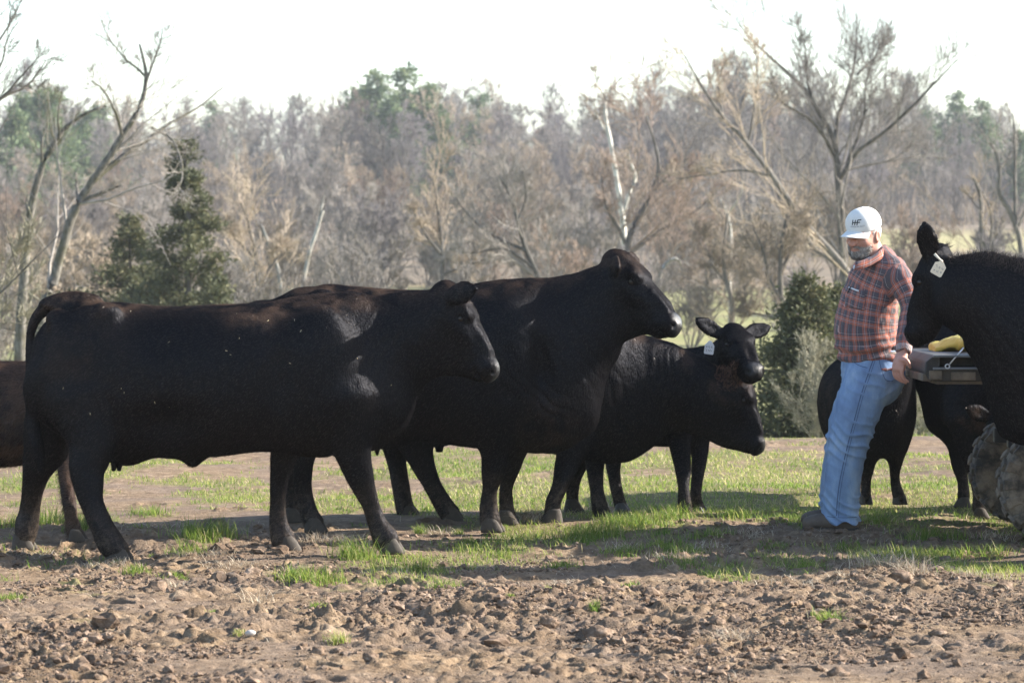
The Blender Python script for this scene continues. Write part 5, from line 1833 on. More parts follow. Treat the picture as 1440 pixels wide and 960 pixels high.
# ---- the cow with the tag, only her head and chest in the picture
D = 16.6
F = Field(P3(1255, 300, D) + [0, -.55, 0], P3(1925, 800, D) + [0, .7, .02], 0.0115)
torso(F, [(1408, 480, 560, .07), (1420, 436, 604, .14), (1442, 396, 630, .21), (1482, 374, 640, .28), (1540, 378, 645, .32), (1650, 390, 655, .36), (1760, 395, 650, .34),
          (1850, 398, 630, .28), (1890, 405, 590, .20), (1910, 430, 530, .08)], D)
neck(F, [(1470, 480, 100, .22), (1434, 452, 82, .18), (1394, 424, 66, .145), (1356, 412, 56, .12), (1340, 408, 48, .10)], D)
flap(F, [(1366, 484, 12), (1388, 514, 13), (1406, 560, 17), (1424, 604, 20)], D, .03)
F.ell(P3(1446, 582, D), (.14, .15, .165), 0.06)
F.ell(P3(1388, 366, D + .03), (.075, .05, .04), 0.04)
for s in (-1, 1):
    F.ell(P3(1510, 500, D + .24 * s), (.16, .06, .30), 0.09)
    F.ell(P3(1850, 520, D + .20 * s), (.20, .075, .28), 0.09)
for (x, dd, df) in ((1492, -.18, 16.35), (1540, .18, 16.85)):
    legs(F, [(x + 15, 580, 42), (x + 8, 640, 26), (x + 4, 680, 19), (x, 715, 13), (x, 745, 14), (x - 3, gD(1) * 0 + HOR + CAM_Z * FPX / df - 16, 16)], D + dd, df)
for (x, dd, df) in ((1850, -.18, 16.4), (1890, .18, 16.9)):
    legs(F, [(x - 5, 560, 50), (x, 620, 34), (x + 14, 665, 20), (x + 8, 705, 15), (x + 4, 740, 15), (x, HOR + CAM_Z * FPX / df - 16, 16)], D + dd, df)
hd = head(F, P3(1293, 397, D + .06), 1, R(146), R(70), 0.88,
          [(1, (-.20, -.30, .95), (.85, -.35, .1, -.3, .9, .1), 1.0, 1), (-1, (-.25, .2, -.9), (1, -.3, 0, 1, .3, .1), .4)])
BASE = np.array([P3(1650, 785, D)[0], D, 0.0])
cowH, VH, NH = finish_cow(F, 'cow', 'black cow with cream ear tag reaching its muzzle to the arm of the man', BASE, hd,
                          [foot(1488, 787, 16.35, R(180)), foot(1536, 774, 16.85, R(180)), foot(1846, 785, 16.4, R(180)), foot(1886, 773, 16.9, R(180))],
                          None, 80000, flow=-1, folds=[(1390, 470, .16, .28, .5, .006, .06, D)])
ear_tag(cowH, BASE, P3(1325, 368, 16.36), (.75, .1, -.42), (.42, .0, -.9), M_TAGY, .062, .074, P3(1314, 357, 16.38), pointed=.25)
# longer tousled hair on the crest
b = MB()
r = np.random.default_rng(21)
cr = np.where((NH[:, 2] > 0.55) & (VH[:, 0] > P3(1332, 0, 16.6)[0]) & (VH[:, 0] < P3(1440, 0, 16.6)[0]) & (VH[:, 2] > 1.3))[0]
hv = []
for i in r.choice(cr, min(1600, len(cr)), replace=False):
    a = VH[i] - BASE
    d = NH[i] * r.uniform(.5, 1) + np.array([r.normal(.3, .4), r.normal(0, .5), r.normal(0, .3)])
    d = d / np.linalg.norm(d) * r.uniform(.02, .045)
    s = np.cross(d, (r.normal(), r.normal(), r.normal()))
    s = s / np.linalg.norm(s) * .0013
    hv += [a + s, a - s, a + d]
hv = np.array(hv)
tag(obj('mane', mesh('mane', hv, np.arange(len(hv)).reshape(-1, 3), True, dict(mud=np.zeros(len(hv)), brown=np.zeros(len(hv)), nose=np.zeros(len(hv)))), M_HAIR, cowH), kind='stuff')

# ---- the shaggy young one half hidden at the edge
D = 17.85
F = Field(P3(-160, 490, D) + [0, -.45, 0], P3(235, 775, D) + [0, .45, .02], 0.0115)
torso(F, [(-138, 540, 590, .10), (-118, 516, 622, .18), (-60, 508, 650, .24), (0, 507, 657, .26), (50, 508, 648, .245), (90, 513, 630, .20), (114, 532, 604, .12)], D, n=2.1)
neck(F, [(88, 562, 50, .15), (122, 545, 40, .115), (148, 535, 34, .095)], D)
legs(F, [(92, 600, 26), (90, 640, 14), (90, 665, 10), (95, 697, 10), (98, 722, 9), (102, 745, 11), (105, 752, 11)], D - .12, 17.4)
legs(F, [(112, 600, 26), (122, 640, 14), (126, 665, 10), (128, 697, 9), (128, 722, 9), (128, 738, 10)], D + .12, 18.0)
legs(F, [(-110, 590, 36), (-118, 650, 20), (-112, 690, 12), (-108, 725, 11), (-106, 742, 12)], D - .12, 17.6)
legs(F, [(-95, 590, 36), (-95, 650, 20), (-88, 690, 12), (-86, 725, 11), (-84, 738, 12)], D + .12, 18.0)
hd = head(F, P3(172, 522, D - .1), -1, R(0), R(40), 0.75, [(-1, (-.2, -.3, -1), (1, .3, 0, 1, .3, -.3), .7), (1, (-.2, -.3, 1), (1, .3, 0, 1, .3, .3), .7)])
BASE = np.array([P3(0, 765, D)[0], D, 0.0])
finish_cow(F, 'calf', 'shaggy brown calf half hidden behind the rump of the nearest cow', BASE, hd,
           [foot(108, 760, 17.4, R(-10)), foot(130, 748, 18.0, 0), foot(-103, 757, 17.6, 0), foot(-82, 749, 18.0, 0)],
           lambda V: np.full(len(V), 0.95), 60000, coat=M_COAT_B, hair=M_HAIR_B, cat='calf', hsz=0.78, hair_len=0.028)
# ------------------------------------------------------------------ the man
M_SKIN = NT('skin')
c = M_SKIN.coord('Object')
M_SKIN.set(Base_Color=M_SKIN.mix(M_SKIN.noise(c, 30, 4), (.44, .215, .16), (.60, .33, .26)), Roughness=.5, Specular_IOR_Level=.35)
M_SKIN.b.inputs['Subsurface Weight'].default_value = .12
M_SKIN.b.inputs['Subsurface Radius'].default_value = (.012, .005, .003)
M_SKIN.b.inputs['Subsurface Scale'].default_value = 1.0
M_SKIN.bump(M_SKIN.noise(c, 160, 4), .25, .002)
M_SKIN = M_SKIN.m


def plaid_material():
    m = NT('plaid_flannel')
    v = m.attr('plaid', True)
    sp = m.n('ShaderNodeSeparateXYZ')
    m.l(v, sp.inputs[0])
    dk, rd, orr, wh, mr = (.050, .046, .062), (.27, .060, .042), (.50, .140, .075), (.62, .52, .50), (.17, .050, .046)
    bands = [(0, dk), (.26, mr), (.32, orr), (.43, rd), (.485, wh), (.52, rd), (.57, orr), (.68, mr), (.74, dk), (.86, wh), (.885, dk)]
    cols = []
    for ax, per in ((0, .062), (1, .066)):
        f = m.math('FRACT', m.math('DIVIDE', sp.outputs[ax], per))
        x = m.n('ShaderNodeValToRGB')
        x.color_ramp.interpolation = 'CONSTANT'
        e = x.color_ramp.elements
        while len(e) < len(bands):
            e.new(.5)
        for i, (p_, cc) in enumerate(bands):
            e[i].position = p_
            e[i].color = (*cc, 1)
        m.l(f, x.inputs[0])
        cols.append(x.outputs[0])
    cc = m.coord('Object')
    col = m.mix(.5, cols[0], cols[1])
    col = m.mix(m.math('MULTIPLY', m.noise(cc, 240, 2), .22), col, (.45, .36, .33))
    m.set(Base_Color=col, Roughness=.9, Specular_IOR_Level=.15)
    m.b.inputs['Sheen Weight'].default_value = .12
    m.bump(m.math('ADD', m.noise(cc, 500, 2), m.math('MULTIPLY', m.noise(cc, 24, 3), 1.5)), .35, .004)
    return m.m


M_PLAID = plaid_material()
m = NT('denim')
c = m.coord('Object')
wear = m.noise(m.coord('Object', (1, 1, .45)), 9, 5, .6)
col = m.ramp(wear, [(.30, (.090, .165, .335)), (.52, (.175, .285, .475)), (.72, (.34, .45, .60))])
weave = m.noise(m.coord('Object', (700, 700, 250)), 1, 2)
col = m.mix(m.math('MULTIPLY', weave, .30), col, (.46, .55, .66))
col = m.mix(m.math('MULTIPLY', m.attr('seam'), .6), col, (.07, .12, .24))
m.set(Base_Color=col, Roughness=.85, Specular_IOR_Level=.2)
m.bump(m.math('ADD', weave, m.math('MULTIPLY', m.noise(c, 30, 3), 2.0)), .4, .004)
M_DENIM = m.m
M_BOOT = plain('boot_leather', (.105, .080, .062), .75, var=.4, scale=18, bump=.5)
M_SOLE = plain('boot_sole', (.04, .036, .032), .85, var=.3)
M_CAP = plain('cap_cloth', (.70, .70, .68), .85, var=.05, scale=16, bump=.25)
M_BLACK = plain('black_print', (.010, .011, .014), .7, var=.2)
M_GREYP = plain('grey_print', (.13, .14, .16), .7, var=.2)
M_BEARD = plain('grey_beard', (.36, .32, .30), .85, var=.45, scale=120, bump=.8)
M_HAIRG = plain('grey_hair', (.50, .46, .42), .8, var=.4, scale=110, bump=.8)
M_BELT = plain('belt_leather', (.085, .045, .028), .5, var=.3)
M_DARKEYE = NT('dark_eye').set(Base_Color=(.02, .015, .012), Roughness=.1).m
M_PEN = plain('pen_plastic', (.75, .77, .80), .3, var=.05)
M_THREAD = plain('seam_thread', (.075, .12, .22), .8)
M_BUTTON = plain('pearl_button', (.6, .55, .5), .3)

MD = 18.0
MBASE = np.array([P3(1188, 748, MD)[0], MD, 0.0])
man = empty('person', tuple(MBASE), 'man in white cap, orange plaid shirt and faded jeans leaning on the tailgate', 'person')
fdir = norm(np.array([-.86, -.50, 0]))
ldir = np.array([-fdir[1], fdir[0], 0])          # his left


def mchain(F, rows, k=.03, sub=3, n=2.0, L=None, **kw):
    """rows: (px, py, D, front-back, side)"""
    pts = [P3(a[0], a[1], a[2]) for a in rows]
    F.chain(pts, [a[3] for a in rows], [a[4] for a in rows], ldir if L is None else L, k, sub, n, **kw)
    return np.array(pts)


def put(name, V, Q, mat, parent=None, attrs=None, uv=None, smooth=True):
    return obj(name, mesh(name, V - MBASE, Q, smooth, attrs, uv), mat, man if parent is None else parent)


# --- head and hands (skin), one body under the clothes
HC = P3(1213.5, 327, MD - .04)
hf = norm(np.array([-.64, -.74, -.20]))
hl = norm(np.cross(np.array([0.10, 0, 1.0]), hf))
hu = np.cross(hf, hl)
HM = np.array([hf, hl, hu])
H_ = lambda a, b, c_: HC + hf * a + hl * b + hu * c_
F = Field(P3(1170, 285, MD) + [0, -.52, 0], P3(1310, 550, MD) + [0, .50, 0], .0042)
F.ell(H_(-.012, 0, .018), (.098, .077, .098), .03, HM)
F.ell(H_(.022, 0, -.055), (.070, .066, .075), .04, HM)
F.ell(H_(.045, 0, -.100), (.045, .044, .034), .03, HM)
for s in (-1, 1):
    F.ell(H_(.055, .042 * s, -.035), (.030, .024, .022), .02, HM)
    F.ell(H_(.078, .032 * s, .002), (.020, .019, .0125), .010, HM, True)
    F.ell(H_(.072, .035 * s, .017), (.020, .026, .008), .012, HM)
    F.ell(H_(.068, .032 * s, -.012), (.016, .018, .006), .010, HM)
    F.ell(H_(-.020, .080 * s, -.018), (.022, .009, .034), .008, HM)
    F.ell(H_(-.018, .088 * s, -.018), (.013, .006, .022), .005, HM, True)
F.chain([H_(.082, 0, .010), H_(.097, 0, -.014), H_(.113, 0, -.040)], [.011, .014, .018], [.011, .014, .021], hl, .012, 2)
for s in (-1, 1):
    F.ell(H_(.094, .012 * s, -.041), (.014, .010, .010), .008, HM)
F.chain([H_(.082, -.024, -.071), H_(.092, 0, -.069), H_(.082, .024, -.071)], .008, .008, hu, .012, 2)
F.chain([H_(.078, -.024, -.081), H_(.088, 0, -.081), H_(.078, .024, -.081)], .008, .008, hu, .010, 2)
mchain(F, [(1221, 345, MD, .062, .062), (1230, 362, MD, .066, .068), (1236, 385, MD, .07, .08)], .03)
# left hand closing on the corner of the tailgate
W0 = P3(1271, 486, 17.64)
F.chain([W0, P3(1269, 497, 17.625), P3(1266, 508, 17.615), P3(1264, 517, 17.615)], [.024, .026, .030, .027], [.030, .036, .046, .046], (.55, -.80, .1), .02, 3)
fing = []
for i, (ln, o) in enumerate(((1.0, -.040), (1.1, -.014), (1.02, .013), (.85, .038))):
    dl = np.array([.45, -.85, .05]) * o
    a = P3(1263.5, 518, 17.615) - dl
    pts = [a, a + np.array([-.002, .0, -.030]) * ln, a + np.array([.010, .004, -.056]) * ln, a + np.array([.030, .008, -.070]) * ln]
    F.chain(pts, [.0105, .0100, .0092, .0075], [.0105, .0100, .0092, .0075], (.55, -.8, 0), .006, 3)
th = P3(1271, 503, 17.58)
F.chain([P3(1267, 505, 17.59), th + [.012, -.012, -.012], th + [.026, -.010, -.034], th + [.034, -.004, -.050]], [.015, .0125, .0115, .008], [.015, .0125, .0115, .008], (0, 1, 0), .010, 3)
# right hand on the other side of the tailgate
W1 = P3(1258, 486, 18.30)
F.chain([W1, P3(1262, 497, 18.33), P3(1266, 506, 18.34)], [.024, .022, .018], [.030, .038, .040], (0, 1, 0), .02, 3)
for o in (-.036, -.012, .012, .034):
    a = P3(1267, 507, 18.34) + [0, o, 0]
    F.chain([a, a + [.028, 0, -.004], a + [.050, 0, -.012]], [.0105, .0095, .008], [.0105, .0095, .008], (0, 1, 0), .006, 2)
# the trunk and limbs that the clothes cover
mchain(F, [(1236, 385, MD, .07, .12), (1232, 410, MD, .10, .15), (1222, 450, MD, .12, .14), (1226, 500, MD, .11, .14)], .04)
F.chain([P3(1262, 380, 17.86), P3(1279, 428, 17.78), P3(1274, 470, 17.68), W0], [.05, .042, .036, .026], [.05, .042, .036, .030], (0, 1, 0), .03, 3)
F.chain([P3(1222, 380, 18.15), P3(1236, 430, 18.30), W1], [.05, .042, .026], [.05, .042, .030], (0, 1, 0), .03, 3)
V, Q = F.skin(1)
put('body', V, Q, M_SKIN)
for s in (-1, 1):
    b = MB()
    Vv = ICO2 * .0115
    b.add(Vv, ICF2)
    put('eye', np.array(b.V) + H_(.070, .032 * s, .001), ICF2, M_DARKEYE)
    F = Field(H_(.085, .034 * s, .013) - .05, H_(.085, .034 * s, .013) + .05, .003)
    F.chain([H_(.086, .016 * s, .013), H_(.084, .034 * s, .018), H_(.070, .052 * s, .012)], .0045, .006, hl, .004, 3)
    V, Q = F.skin(0)
    put('eyebrow', V, Q, M_BEARD)
# beard and moustache
F = Field(HC - .17, HC + .17, .0042)
F.ell(H_(.026, 0, -.068), (.072, .070, .066), .02, HM)
F.ell(H_(.052, 0, -.108), (.044, .046, .032), .03, HM)
F.ell(H_(.080, 0, -.022), (.085, .056, .036), .012, HM, True)
F.ell(H_(-.03, 0, .005), (.16, .13, .056), .012, HM, True)
F.ell(H_(.100, 0, -.075), (.030, .026, .008), .006, HM, True)
for s in (-1, 1):
    F.chain([H_(.093, .004 * s, -.058), H_(.088, .020 * s, -.062), H_(.074, .037 * s, -.080)], [.008, .009, .008], [.008, .009, .008], hl, .008, 2)
F.ell(H_(-.05, 0, -.03), (.06, .12, .14), .01, HM, True)
V, Q = F.skin(1)
N_, _ = normals(V, Q)
V = V + N_ * (.0022 * fbm(V * 160, 2, 3))[:, None]
V = V - N_ * .0035
beard = put('beard', V, Q, M_BEARD)
rb = np.random.default_rng(8)
ib = rb.choice(len(V), 7000)
dd_ = norm(N_[ib] * .55 + hf * .15 - hu * .75 + rb.normal(0, .25, (7000, 3)))
ss_ = norm(np.cross(dd_, rb.normal(0, 1, (7000, 3)))) * .0007
p0 = V[ib] + rb.normal(0, .002, (7000, 3))
hv = np.stack([p0 - ss_, p0 + ss_, p0 + dd_ * rb.uniform(.006, .015, 7000)[:, None]], 1).reshape(-1, 3)
M_WHISK = NT('whiskers')
M_WHISK.set(Base_Color=M_WHISK.ramp(M_WHISK.attr('tone'), [(.1, (.20, .165, .15)), (.4, (.50, .46, .44)), (.7, (.80, .78, .76))]), Roughness=.7)
hm = mesh('whiskers', hv - MBASE, np.arange(21000).reshape(-1, 3), True, dict(tone=np.repeat(rb.random(7000), 3)))
hm.normals_split_custom_set_from_vertices(np.repeat(N_[ib], 3, 0).astype(np.float32))
tag(obj('whiskers', hm, M_WHISK.m, beard), kind='stuff')
# hair below the cap
F = Field(HC - .17, HC + .17, .0042)
F.ell(H_(-.020, 0, .000), (.098, .083, .085), .02, HM)
F.ell(H_(.085, 0, -.03), (.085, .12, .14), .01, HM, True)
F.ell(H_(-.02, 0, -.13), (.16, .14, .065), .012, HM, True)
for s in (-1, 1):
    F.ell(H_(-.012, .088 * s, -.02), (.026, .02, .036), .006, HM, True)
V, Q = F.skin(1)
N_, _ = normals(V, Q)
V = V + N_ * (.003 * fbm(V * 120, 2, 3))[:, None]
put('hair', V, Q, M_HAIRG)

# --- cap
C_ = lambda a, b, c_: HC + hf * a + hl * b + hu * c_
F = Field(HC - [.19, .19, .06], HC + [.19, .19, .2], .0038)
F.ell(C_(-.014, 0, .040), (.108, .088, .098), .02, HM)
F.ell(C_(.038, 0, .060), (.058, .070, .070), .03, HM)
dn = hu * .985 + hf * .12
sl, g = F.region(F.lo, F.lo + F.h * F.n)
pl = (g[0] - C_(0, 0, .022)[0]) * dn[0] + (g[1] - C_(0, 0, .022)[1]) * dn[1] + (g[2] - C_(0, 0, .022)[2]) * dn[2]
F.smax(sl, -pl.astype(np.float32), .006)
V, Q = F.skin(1)
V = V + (.0016 * fbm(V * 26, 3, 8))[:, None] * hu
cap = put('cap', V, Q, M_CAP)
cap_bvh = BVHTree.FromPolygons([tuple(v) for v in V], [tuple(q) for q in Q])
F.ell(C_(-.005, 0, .139), (.006, .006, .004), 0, HM)
b = MB()
b.add(np.array(ICO2) * [.007, .007, .004] + C_(-.006, 0, .139), ICF2)
put('button', np.array(b.V), ICF2, M_CAP, cap)
rows, na = [], 17
for lay in (0, 1):
    for t in np.linspace(0, 1, 8):
        for a in np.linspace(-1, 1, na):
            an = a * 1.15
            r0 = np.array([-.005 + .100 * math.cos(an), .083 * math.sin(an)])
            out = .088 * t * (math.cos(a * 1.45) ** .6 if abs(a * 1.45) < 1.57 else 0)
            rows.append(C_(r0[0] + out, r0[1] * (1 - .05 * t), .030 - .014 * t - .030 * a * a * (.4 + .6 * t) - .12 * r0[0] * .25 - .0035 * lay))
n8 = 8
f = []
for lay in (0, 1):
    for i in range(n8 - 1):
        for j in range(na - 1):
            q = [lay * n8 * na + i * na + j, lay * n8 * na + (i + 1) * na + j, lay * n8 * na + (i + 1) * na + j + 1, lay * n8 * na + i * na + j + 1]
            f.append(tuple(q if lay == 0 else q[::-1]))
e = [(n8 - 1) * na + j for j in range(na)]
for j in range(na - 1):
    f.append((e[j], e[j] + n8 * na, e[j + 1] + n8 * na, e[j + 1]))
put('brim', np.array(rows), f, M_CAP, cap)


def on_cap(a, b_, lift=.0012):
    """A point of the front panel: a to his left, b_ up; cast onto the cap."""
    ctr = C_(.02, 0, .055)
    d = norm(hf * .96 + hl * .32)
    sd = norm(np.cross(hu, d))
    o = ctr + d * .3 + sd * a + hu * b_
    h = cap_bvh.ray_cast(Vector(o), Vector(-d))
    return (np.array(h[0]) if h[0] is not None else o - d * .2) + d * lift


def strokes(name, segs, wdt, mat):
    b = MB()
    for (a0, b0, a1, b1) in segs:
        n = 5
        dx, dy = a1 - a0, b1 - b0
        ll = math.hypot(dx, dy)
        ex, ey = -dy / ll * wdt / 2, dx / ll * wdt / 2
        V = []
        for i in range(n + 1):
            t = i / n
            V.append(on_cap(a0 + dx * t + ex, b0 + dy * t + ey))
            V.append(on_cap(a0 + dx * t - ex, b0 + dy * t - ey))
        b.add(V, [(2 * i, 2 * i + 1, 2 * i + 3, 2 * i + 2) for i in range(n)])
    return put(name, np.array(b.V), b.F, mat, cap)


sg = []
x0, y0, hgt = -.024, .006, .028
for k_, (xx, lean_) in enumerate(((0, .004), (.0145, .004), (.027, .004))):
    sg.append((x0 + xx, y0, x0 + xx + lean_, y0 + hgt))
sg.append((x0 + .001, y0 + hgt * .48, x0 + .044, y0 + hgt * .55))
sg.append((x0 + .031, y0 + hgt - .001, x0 + .050, y0 + hgt + .001))
strokes('cap_letters', sg, .0052, M_BLACK)
rr = random.Random(3)
sg = []
for i in range(13):
    xx = -.034 + i * .0058 + (.003 if i > 5 else 0)
    yy = -.0065 + i * .0004
    for _ in range(2):
        if rr.random() < .5:
            sg.append((xx + rr.uniform(0, .003), yy, xx + rr.uniform(0, .003) + 1e-5, yy + .0062))
        else:
            o_ = rr.choice((0, .003, .006))
            sg.append((xx, yy + o_, xx + .0036, yy + o_))
strokes('cap_lettering', sg, .0017, M_GREYP)

# --- shirt
F = Field(P3(1150, 325, MD) + [0, -.52, 0], P3(1310, 525, MD) + [0, .48, 0], .0068)
tors = [(1228, 511, MD, .150, .176), (1227, 503, MD, .150, .174), (1221, 484, MD, .164, .184), (1218, 462, MD, .160, .186), (1221, 435, MD, .142, .180), (1226, 408, MD, .126, .184), (1233, 388, MD, .106, .184), (1237, 373, MD, .084, .150), (1238, 362, MD, .064, .090)]
tp = mchain(F, tors, .03, 3, 2.2)
AL = np.array([P3(1256, 380, 17.88), P3(1267, 396, 17.83), P3(1278, 418, 17.79), P3(1281, 434, 17.77), P3(1277, 454, 17.72), P3(1273, 472, 17.67), P3(1271, 487, 17.645)])
AR_ = np.array([.076, .072, .062, .060, .056, .051, .045])
F.chain(AL, AR_, AR_ * 1.02, (0, 1, 0), .035, 3)
AR2 = np.array([P3(1224, 380, 18.14), P3(1228, 400, 18.25), P3(1238, 434, 18.32), P3(1250, 464, 18.32), P3(1257, 485, 18.30)])
F.chain(AR2, [.08, .075, .062, .052, .044], [.08, .075, .062, .052, .044], (0, 1, 0), .035, 3)
F.ell(P3(1225, 358, MD) + fdir * .06, (.045, .07, .05), .02, np.array([fdir, ldir, [0, 0, 1]]), True)
V, Q = F.skin(1)
N_, _ = normals(V, Q)
fold = .0075 * fbm(np.stack([V[:, 0] * 9 + V[:, 2] * 7, V[:, 1] * 9, V[:, 2] * 11 - V[:, 0] * 5], 1), 3, 14) + .004 * fbm(V * 34, 2, 15)
t_low = np.clip((P3(0, 470, MD)[2] - V[:, 2]) / .1, 0, 1)
fold = fold + t_low * .010 * np.sin(V[:, 2] * 95 + 4 * fbm(V * 6, 2, 2))
V = V + N_ * fold[:, None]


def along(Pl, X):
    """Distance along a polyline, offset vector, and distance of points X."""
    best = np.full(len(X), 1e9)
    tt = np.zeros(len(X))
    off = np.zeros((len(X), 3))
    acc = 0
    for a, b_ in zip(Pl[:-1], Pl[1:]):
        d = b_ - a
        l_ = np.linalg.norm(d)
        t = np.clip(((X - a) @ d) / l_ ** 2, 0, 1)
        o = X - (a + t[:, None] * d)
        ds = np.linalg.norm(o, axis=1)
        m_ = ds < best
        best[m_] = ds[m_]
        tt[m_] = (acc + t * l_)[m_]
        off[m_] = o[m_]
        acc += l_
    return tt, off, best


ta, oa, da = along(AL[1:], V)
tt, ot, dt = along(tp, V)
tr_, or_, dr_ = along(AR2[1:], V)
th_ = np.arctan2(ot @ ldir, ot @ fdir)
uv = np.stack([th_ * .175, tt + .02 * np.sin(th_)], 1)
arm = da < np.interp(V[:, 2], [P3(0, 490, MD)[2], P3(0, 400, MD)[2]], [.085, .100])
thA = np.arctan2(oa[:, 1], oa[:, 0])
uv[arm] = np.stack([thA * .066, ta], 1)[arm]
ar2 = dr_ < .092
uv[ar2 & ~arm] = np.stack([np.arctan2(or_[:, 1], or_[:, 0]) * .066, tr_], 1)[ar2 & ~arm]
shirt = put('shirt', V, Q, M_PLAID, uv=uv)
sh_bvh = BVHTree.FromPolygons([tuple(v) for v in V], [tuple(q) for q in Q])


def cast(bvh, px, py, lift=.003):
    o = np.array([0, 0, CAM_Z])
    d = norm(P3(px, py, 17) - o)
    h = bvh.ray_cast(Vector(o), Vector(d))
    return (np.array(h[0]) if h[0] is not None else P3(px, py, 17.9)) - d * lift


def sewn(name, bvh, rows_, mat, parent, lift=.004, uvfn=None, th=.003):
    """A patch of cloth laid on the garment; rows_ of photo points."""
    n_, m_ = len(rows_), len(rows_[0])
    top = np.array([cast(bvh, x, y, lift) for rw in rows_ for x, y in rw])
    f = [(i * m_ + j, (i + 1) * m_ + j, (i + 1) * m_ + j + 1, i * m_ + j + 1) for i in range(n_ - 1) for j in range(m_ - 1)]
    o = put(name, top, f, mat, parent, uv=uvfn(top) if uvfn else None)
    so_ = o.modifiers.new('thickness', 'SOLIDIFY')
    so_.thickness = th
    so_.offset = 0
    return o


def torso_uv(X):
    a, o, _ = along(tp, X)
    t_ = np.arctan2(o @ ldir, o @ fdir)
    return np.stack([t_ * .175 + .013, a + .02 * np.sin(t_) + .009], 1)


sewn('pocket', sh_bvh, [[(1188.5 + (1216 - 1188.5) * j / 8 + .5 * i * 0, 404 + i * 5.6 + j * .55) for j in range(9)] for i in range(6)], M_PLAID, shirt, .004, torso_uv)
b = MB()
pa, pb = cast(sh_bvh, 1194, 404, .008), cast(sh_bvh, 1207, 409, .009)
put('pen', *tube(np.array([pa, pb]), .0045, 8), M_PEN, shirt)
put('pen_clip', *tube(np.array([cast(sh_bvh, 1196, 403, .014), cast(sh_bvh, 1192, 412, .009)]), .0035, 6), M_BLACK, shirt)
# collar
cp = [P3(1204, 374, 17.83), P3(1222, 368, 17.86), P3(1238, 356, 17.92), P3(1244, 350, 18.02), P3(1234, 352, 18.1), P3(1214, 362, 18.08)]
cp = spline(np.array(cp), 4)
V2, F2 = [], []
for i, p_ in enumerate(cp):
    d = norm(p_ - P3(1226, 362, MD)) * [1, 1, 0]
    V2 += [p_ + d * .004 + [0, 0, .020], p_ + d * .016 + [0, 0, .004], p_ + d * .030 + [0, 0, -.026]]
for i in range(len(cp) - 1):
    for j in range(2):
        F2.append((i * 3 + j, (i + 1) * 3 + j, (i + 1) * 3 + j + 1, i * 3 + j + 1))
co = put('collar', np.array(V2), F2, M_PLAID, shirt, uv=np.array([[i * .012, j * .022] for i in range(len(cp)) for j in range(3)]))
so_ = co.modifiers.new('thickness', 'SOLIDIFY')
so_.thickness = .005
F = Field(P3(1190, 350, MD) + [0, -.25, 0], P3(1240, 390, MD) + [0, .1, 0], .004)
F.chain([P3(1203, 376, 17.85), P3(1213, 372, 17.86), P3(1224, 366, 17.90)], [.014, .02, .02], [.02, .025, .025], (0, 1, 0), .01, 3)
V, Q = F.skin(0)
put('undershirt', V, Q, plain('undershirt', (.55, .56, .60), .9), shirt)
# cuff
F = Field(P3(1255, 470, 17.64) - [0, .2, 0], P3(1290, 500, 17.64) + [0, .2, 0], .0045)
F.chain([P3(1272.5, 478, 17.655), P3(1271, 492, 17.63)], [.046, .043], [.050, .047], (0, 1, 0), .006, 1)
F.chain([P3(1271, 491, 17.63), P3(1270, 500, 17.62)], [.037, .037], [.042, .042], (0, 1, 0), .003, 1, subtract=True)
V, Q = F.skin(1)
a_, o_, _ = along(AL, V)
put('cuff', V, Q, M_PLAID, shirt, uv=np.stack([np.arctan2(o_[:, 1], o_[:, 0]) * .066 + .02, a_], 1))

# --- jeans
F = Field(P3(1145, 485, MD) + [0, -.42, 0], P3(1285, 742, MD) + [0, .48, 0], .0072)
mchain(F, [(1228, 503, MD, .138, .160), (1227, 512, MD, .156, .174), (1228, 524, MD, .160, .176), (1226, 538, MD, .135, .168)], .05, 3, 2.3)
LL = [(1222, 530, 17.92, .125, .105), (1210, 565, 17.91, .124, .104), (1201, 600, 17.91, .114, .098), (1192, 635, 17.92, .104, .090), (1187, 665, 17.93, .100, .086), (1184, 695, 17.94, .100, .085), (1184, 718, 17.95, .098, .084), (1186, 733, 17.95, .096, .084)]
LR = [(1220, 530, 18.10, .115, .100), (1204, 565, 18.14, .112, .098), (1192, 600, 18.17, .105, .094), (1185, 635, 18.19, .100, .090), (1182, 665, 18.20, .098, .086), (1179, 695, 18.21, .098, .085), (1179, 717, 18.22, .096, .084), (1181, 730, 18.22, .094, .084)]
legdir = (0, 1, 0)
lp = mchain(F, LL, .03, 3, 2.0, legdir)
rp = mchain(F, LR, .02, 3, 2.0, legdir)
V, Q = F.skin(1)
N_, _ = normals(V, Q)
zk = V[:, 2]
kn = np.exp(-((zk - .50) / .12) ** 2) + 1.1 * np.exp(-((zk - .12) / .10) ** 2) + .5 * np.exp(-((zk - .82) / .09) ** 2)
ph = zk * 46 + V[:, 0] * 30 * np.sign(fbm(V * 3, 1, 5)) + 6 * fbm(V * [5, 5, 4], 2, 31)
wr = ((1 - np.abs(np.sin(ph))) ** 1.5 - .35) * .013 * kn + .012 * fbm(V * [8, 8, 4], 3, 32) + .003 * fbm(V * 26, 2, 33)
V = V + N_ * wr[:, None]
V[:, 2] = np.maximum(V[:, 2], .055 + .012 * np.sin(V[:, 0] * 60))
jeans = put('jeans', V, Q, M_DENIM, attrs=dict(seam=np.zeros(len(V))))
jb = BVHTree.FromPolygons([tuple(v) for v in V], [tuple(q) for q in Q])


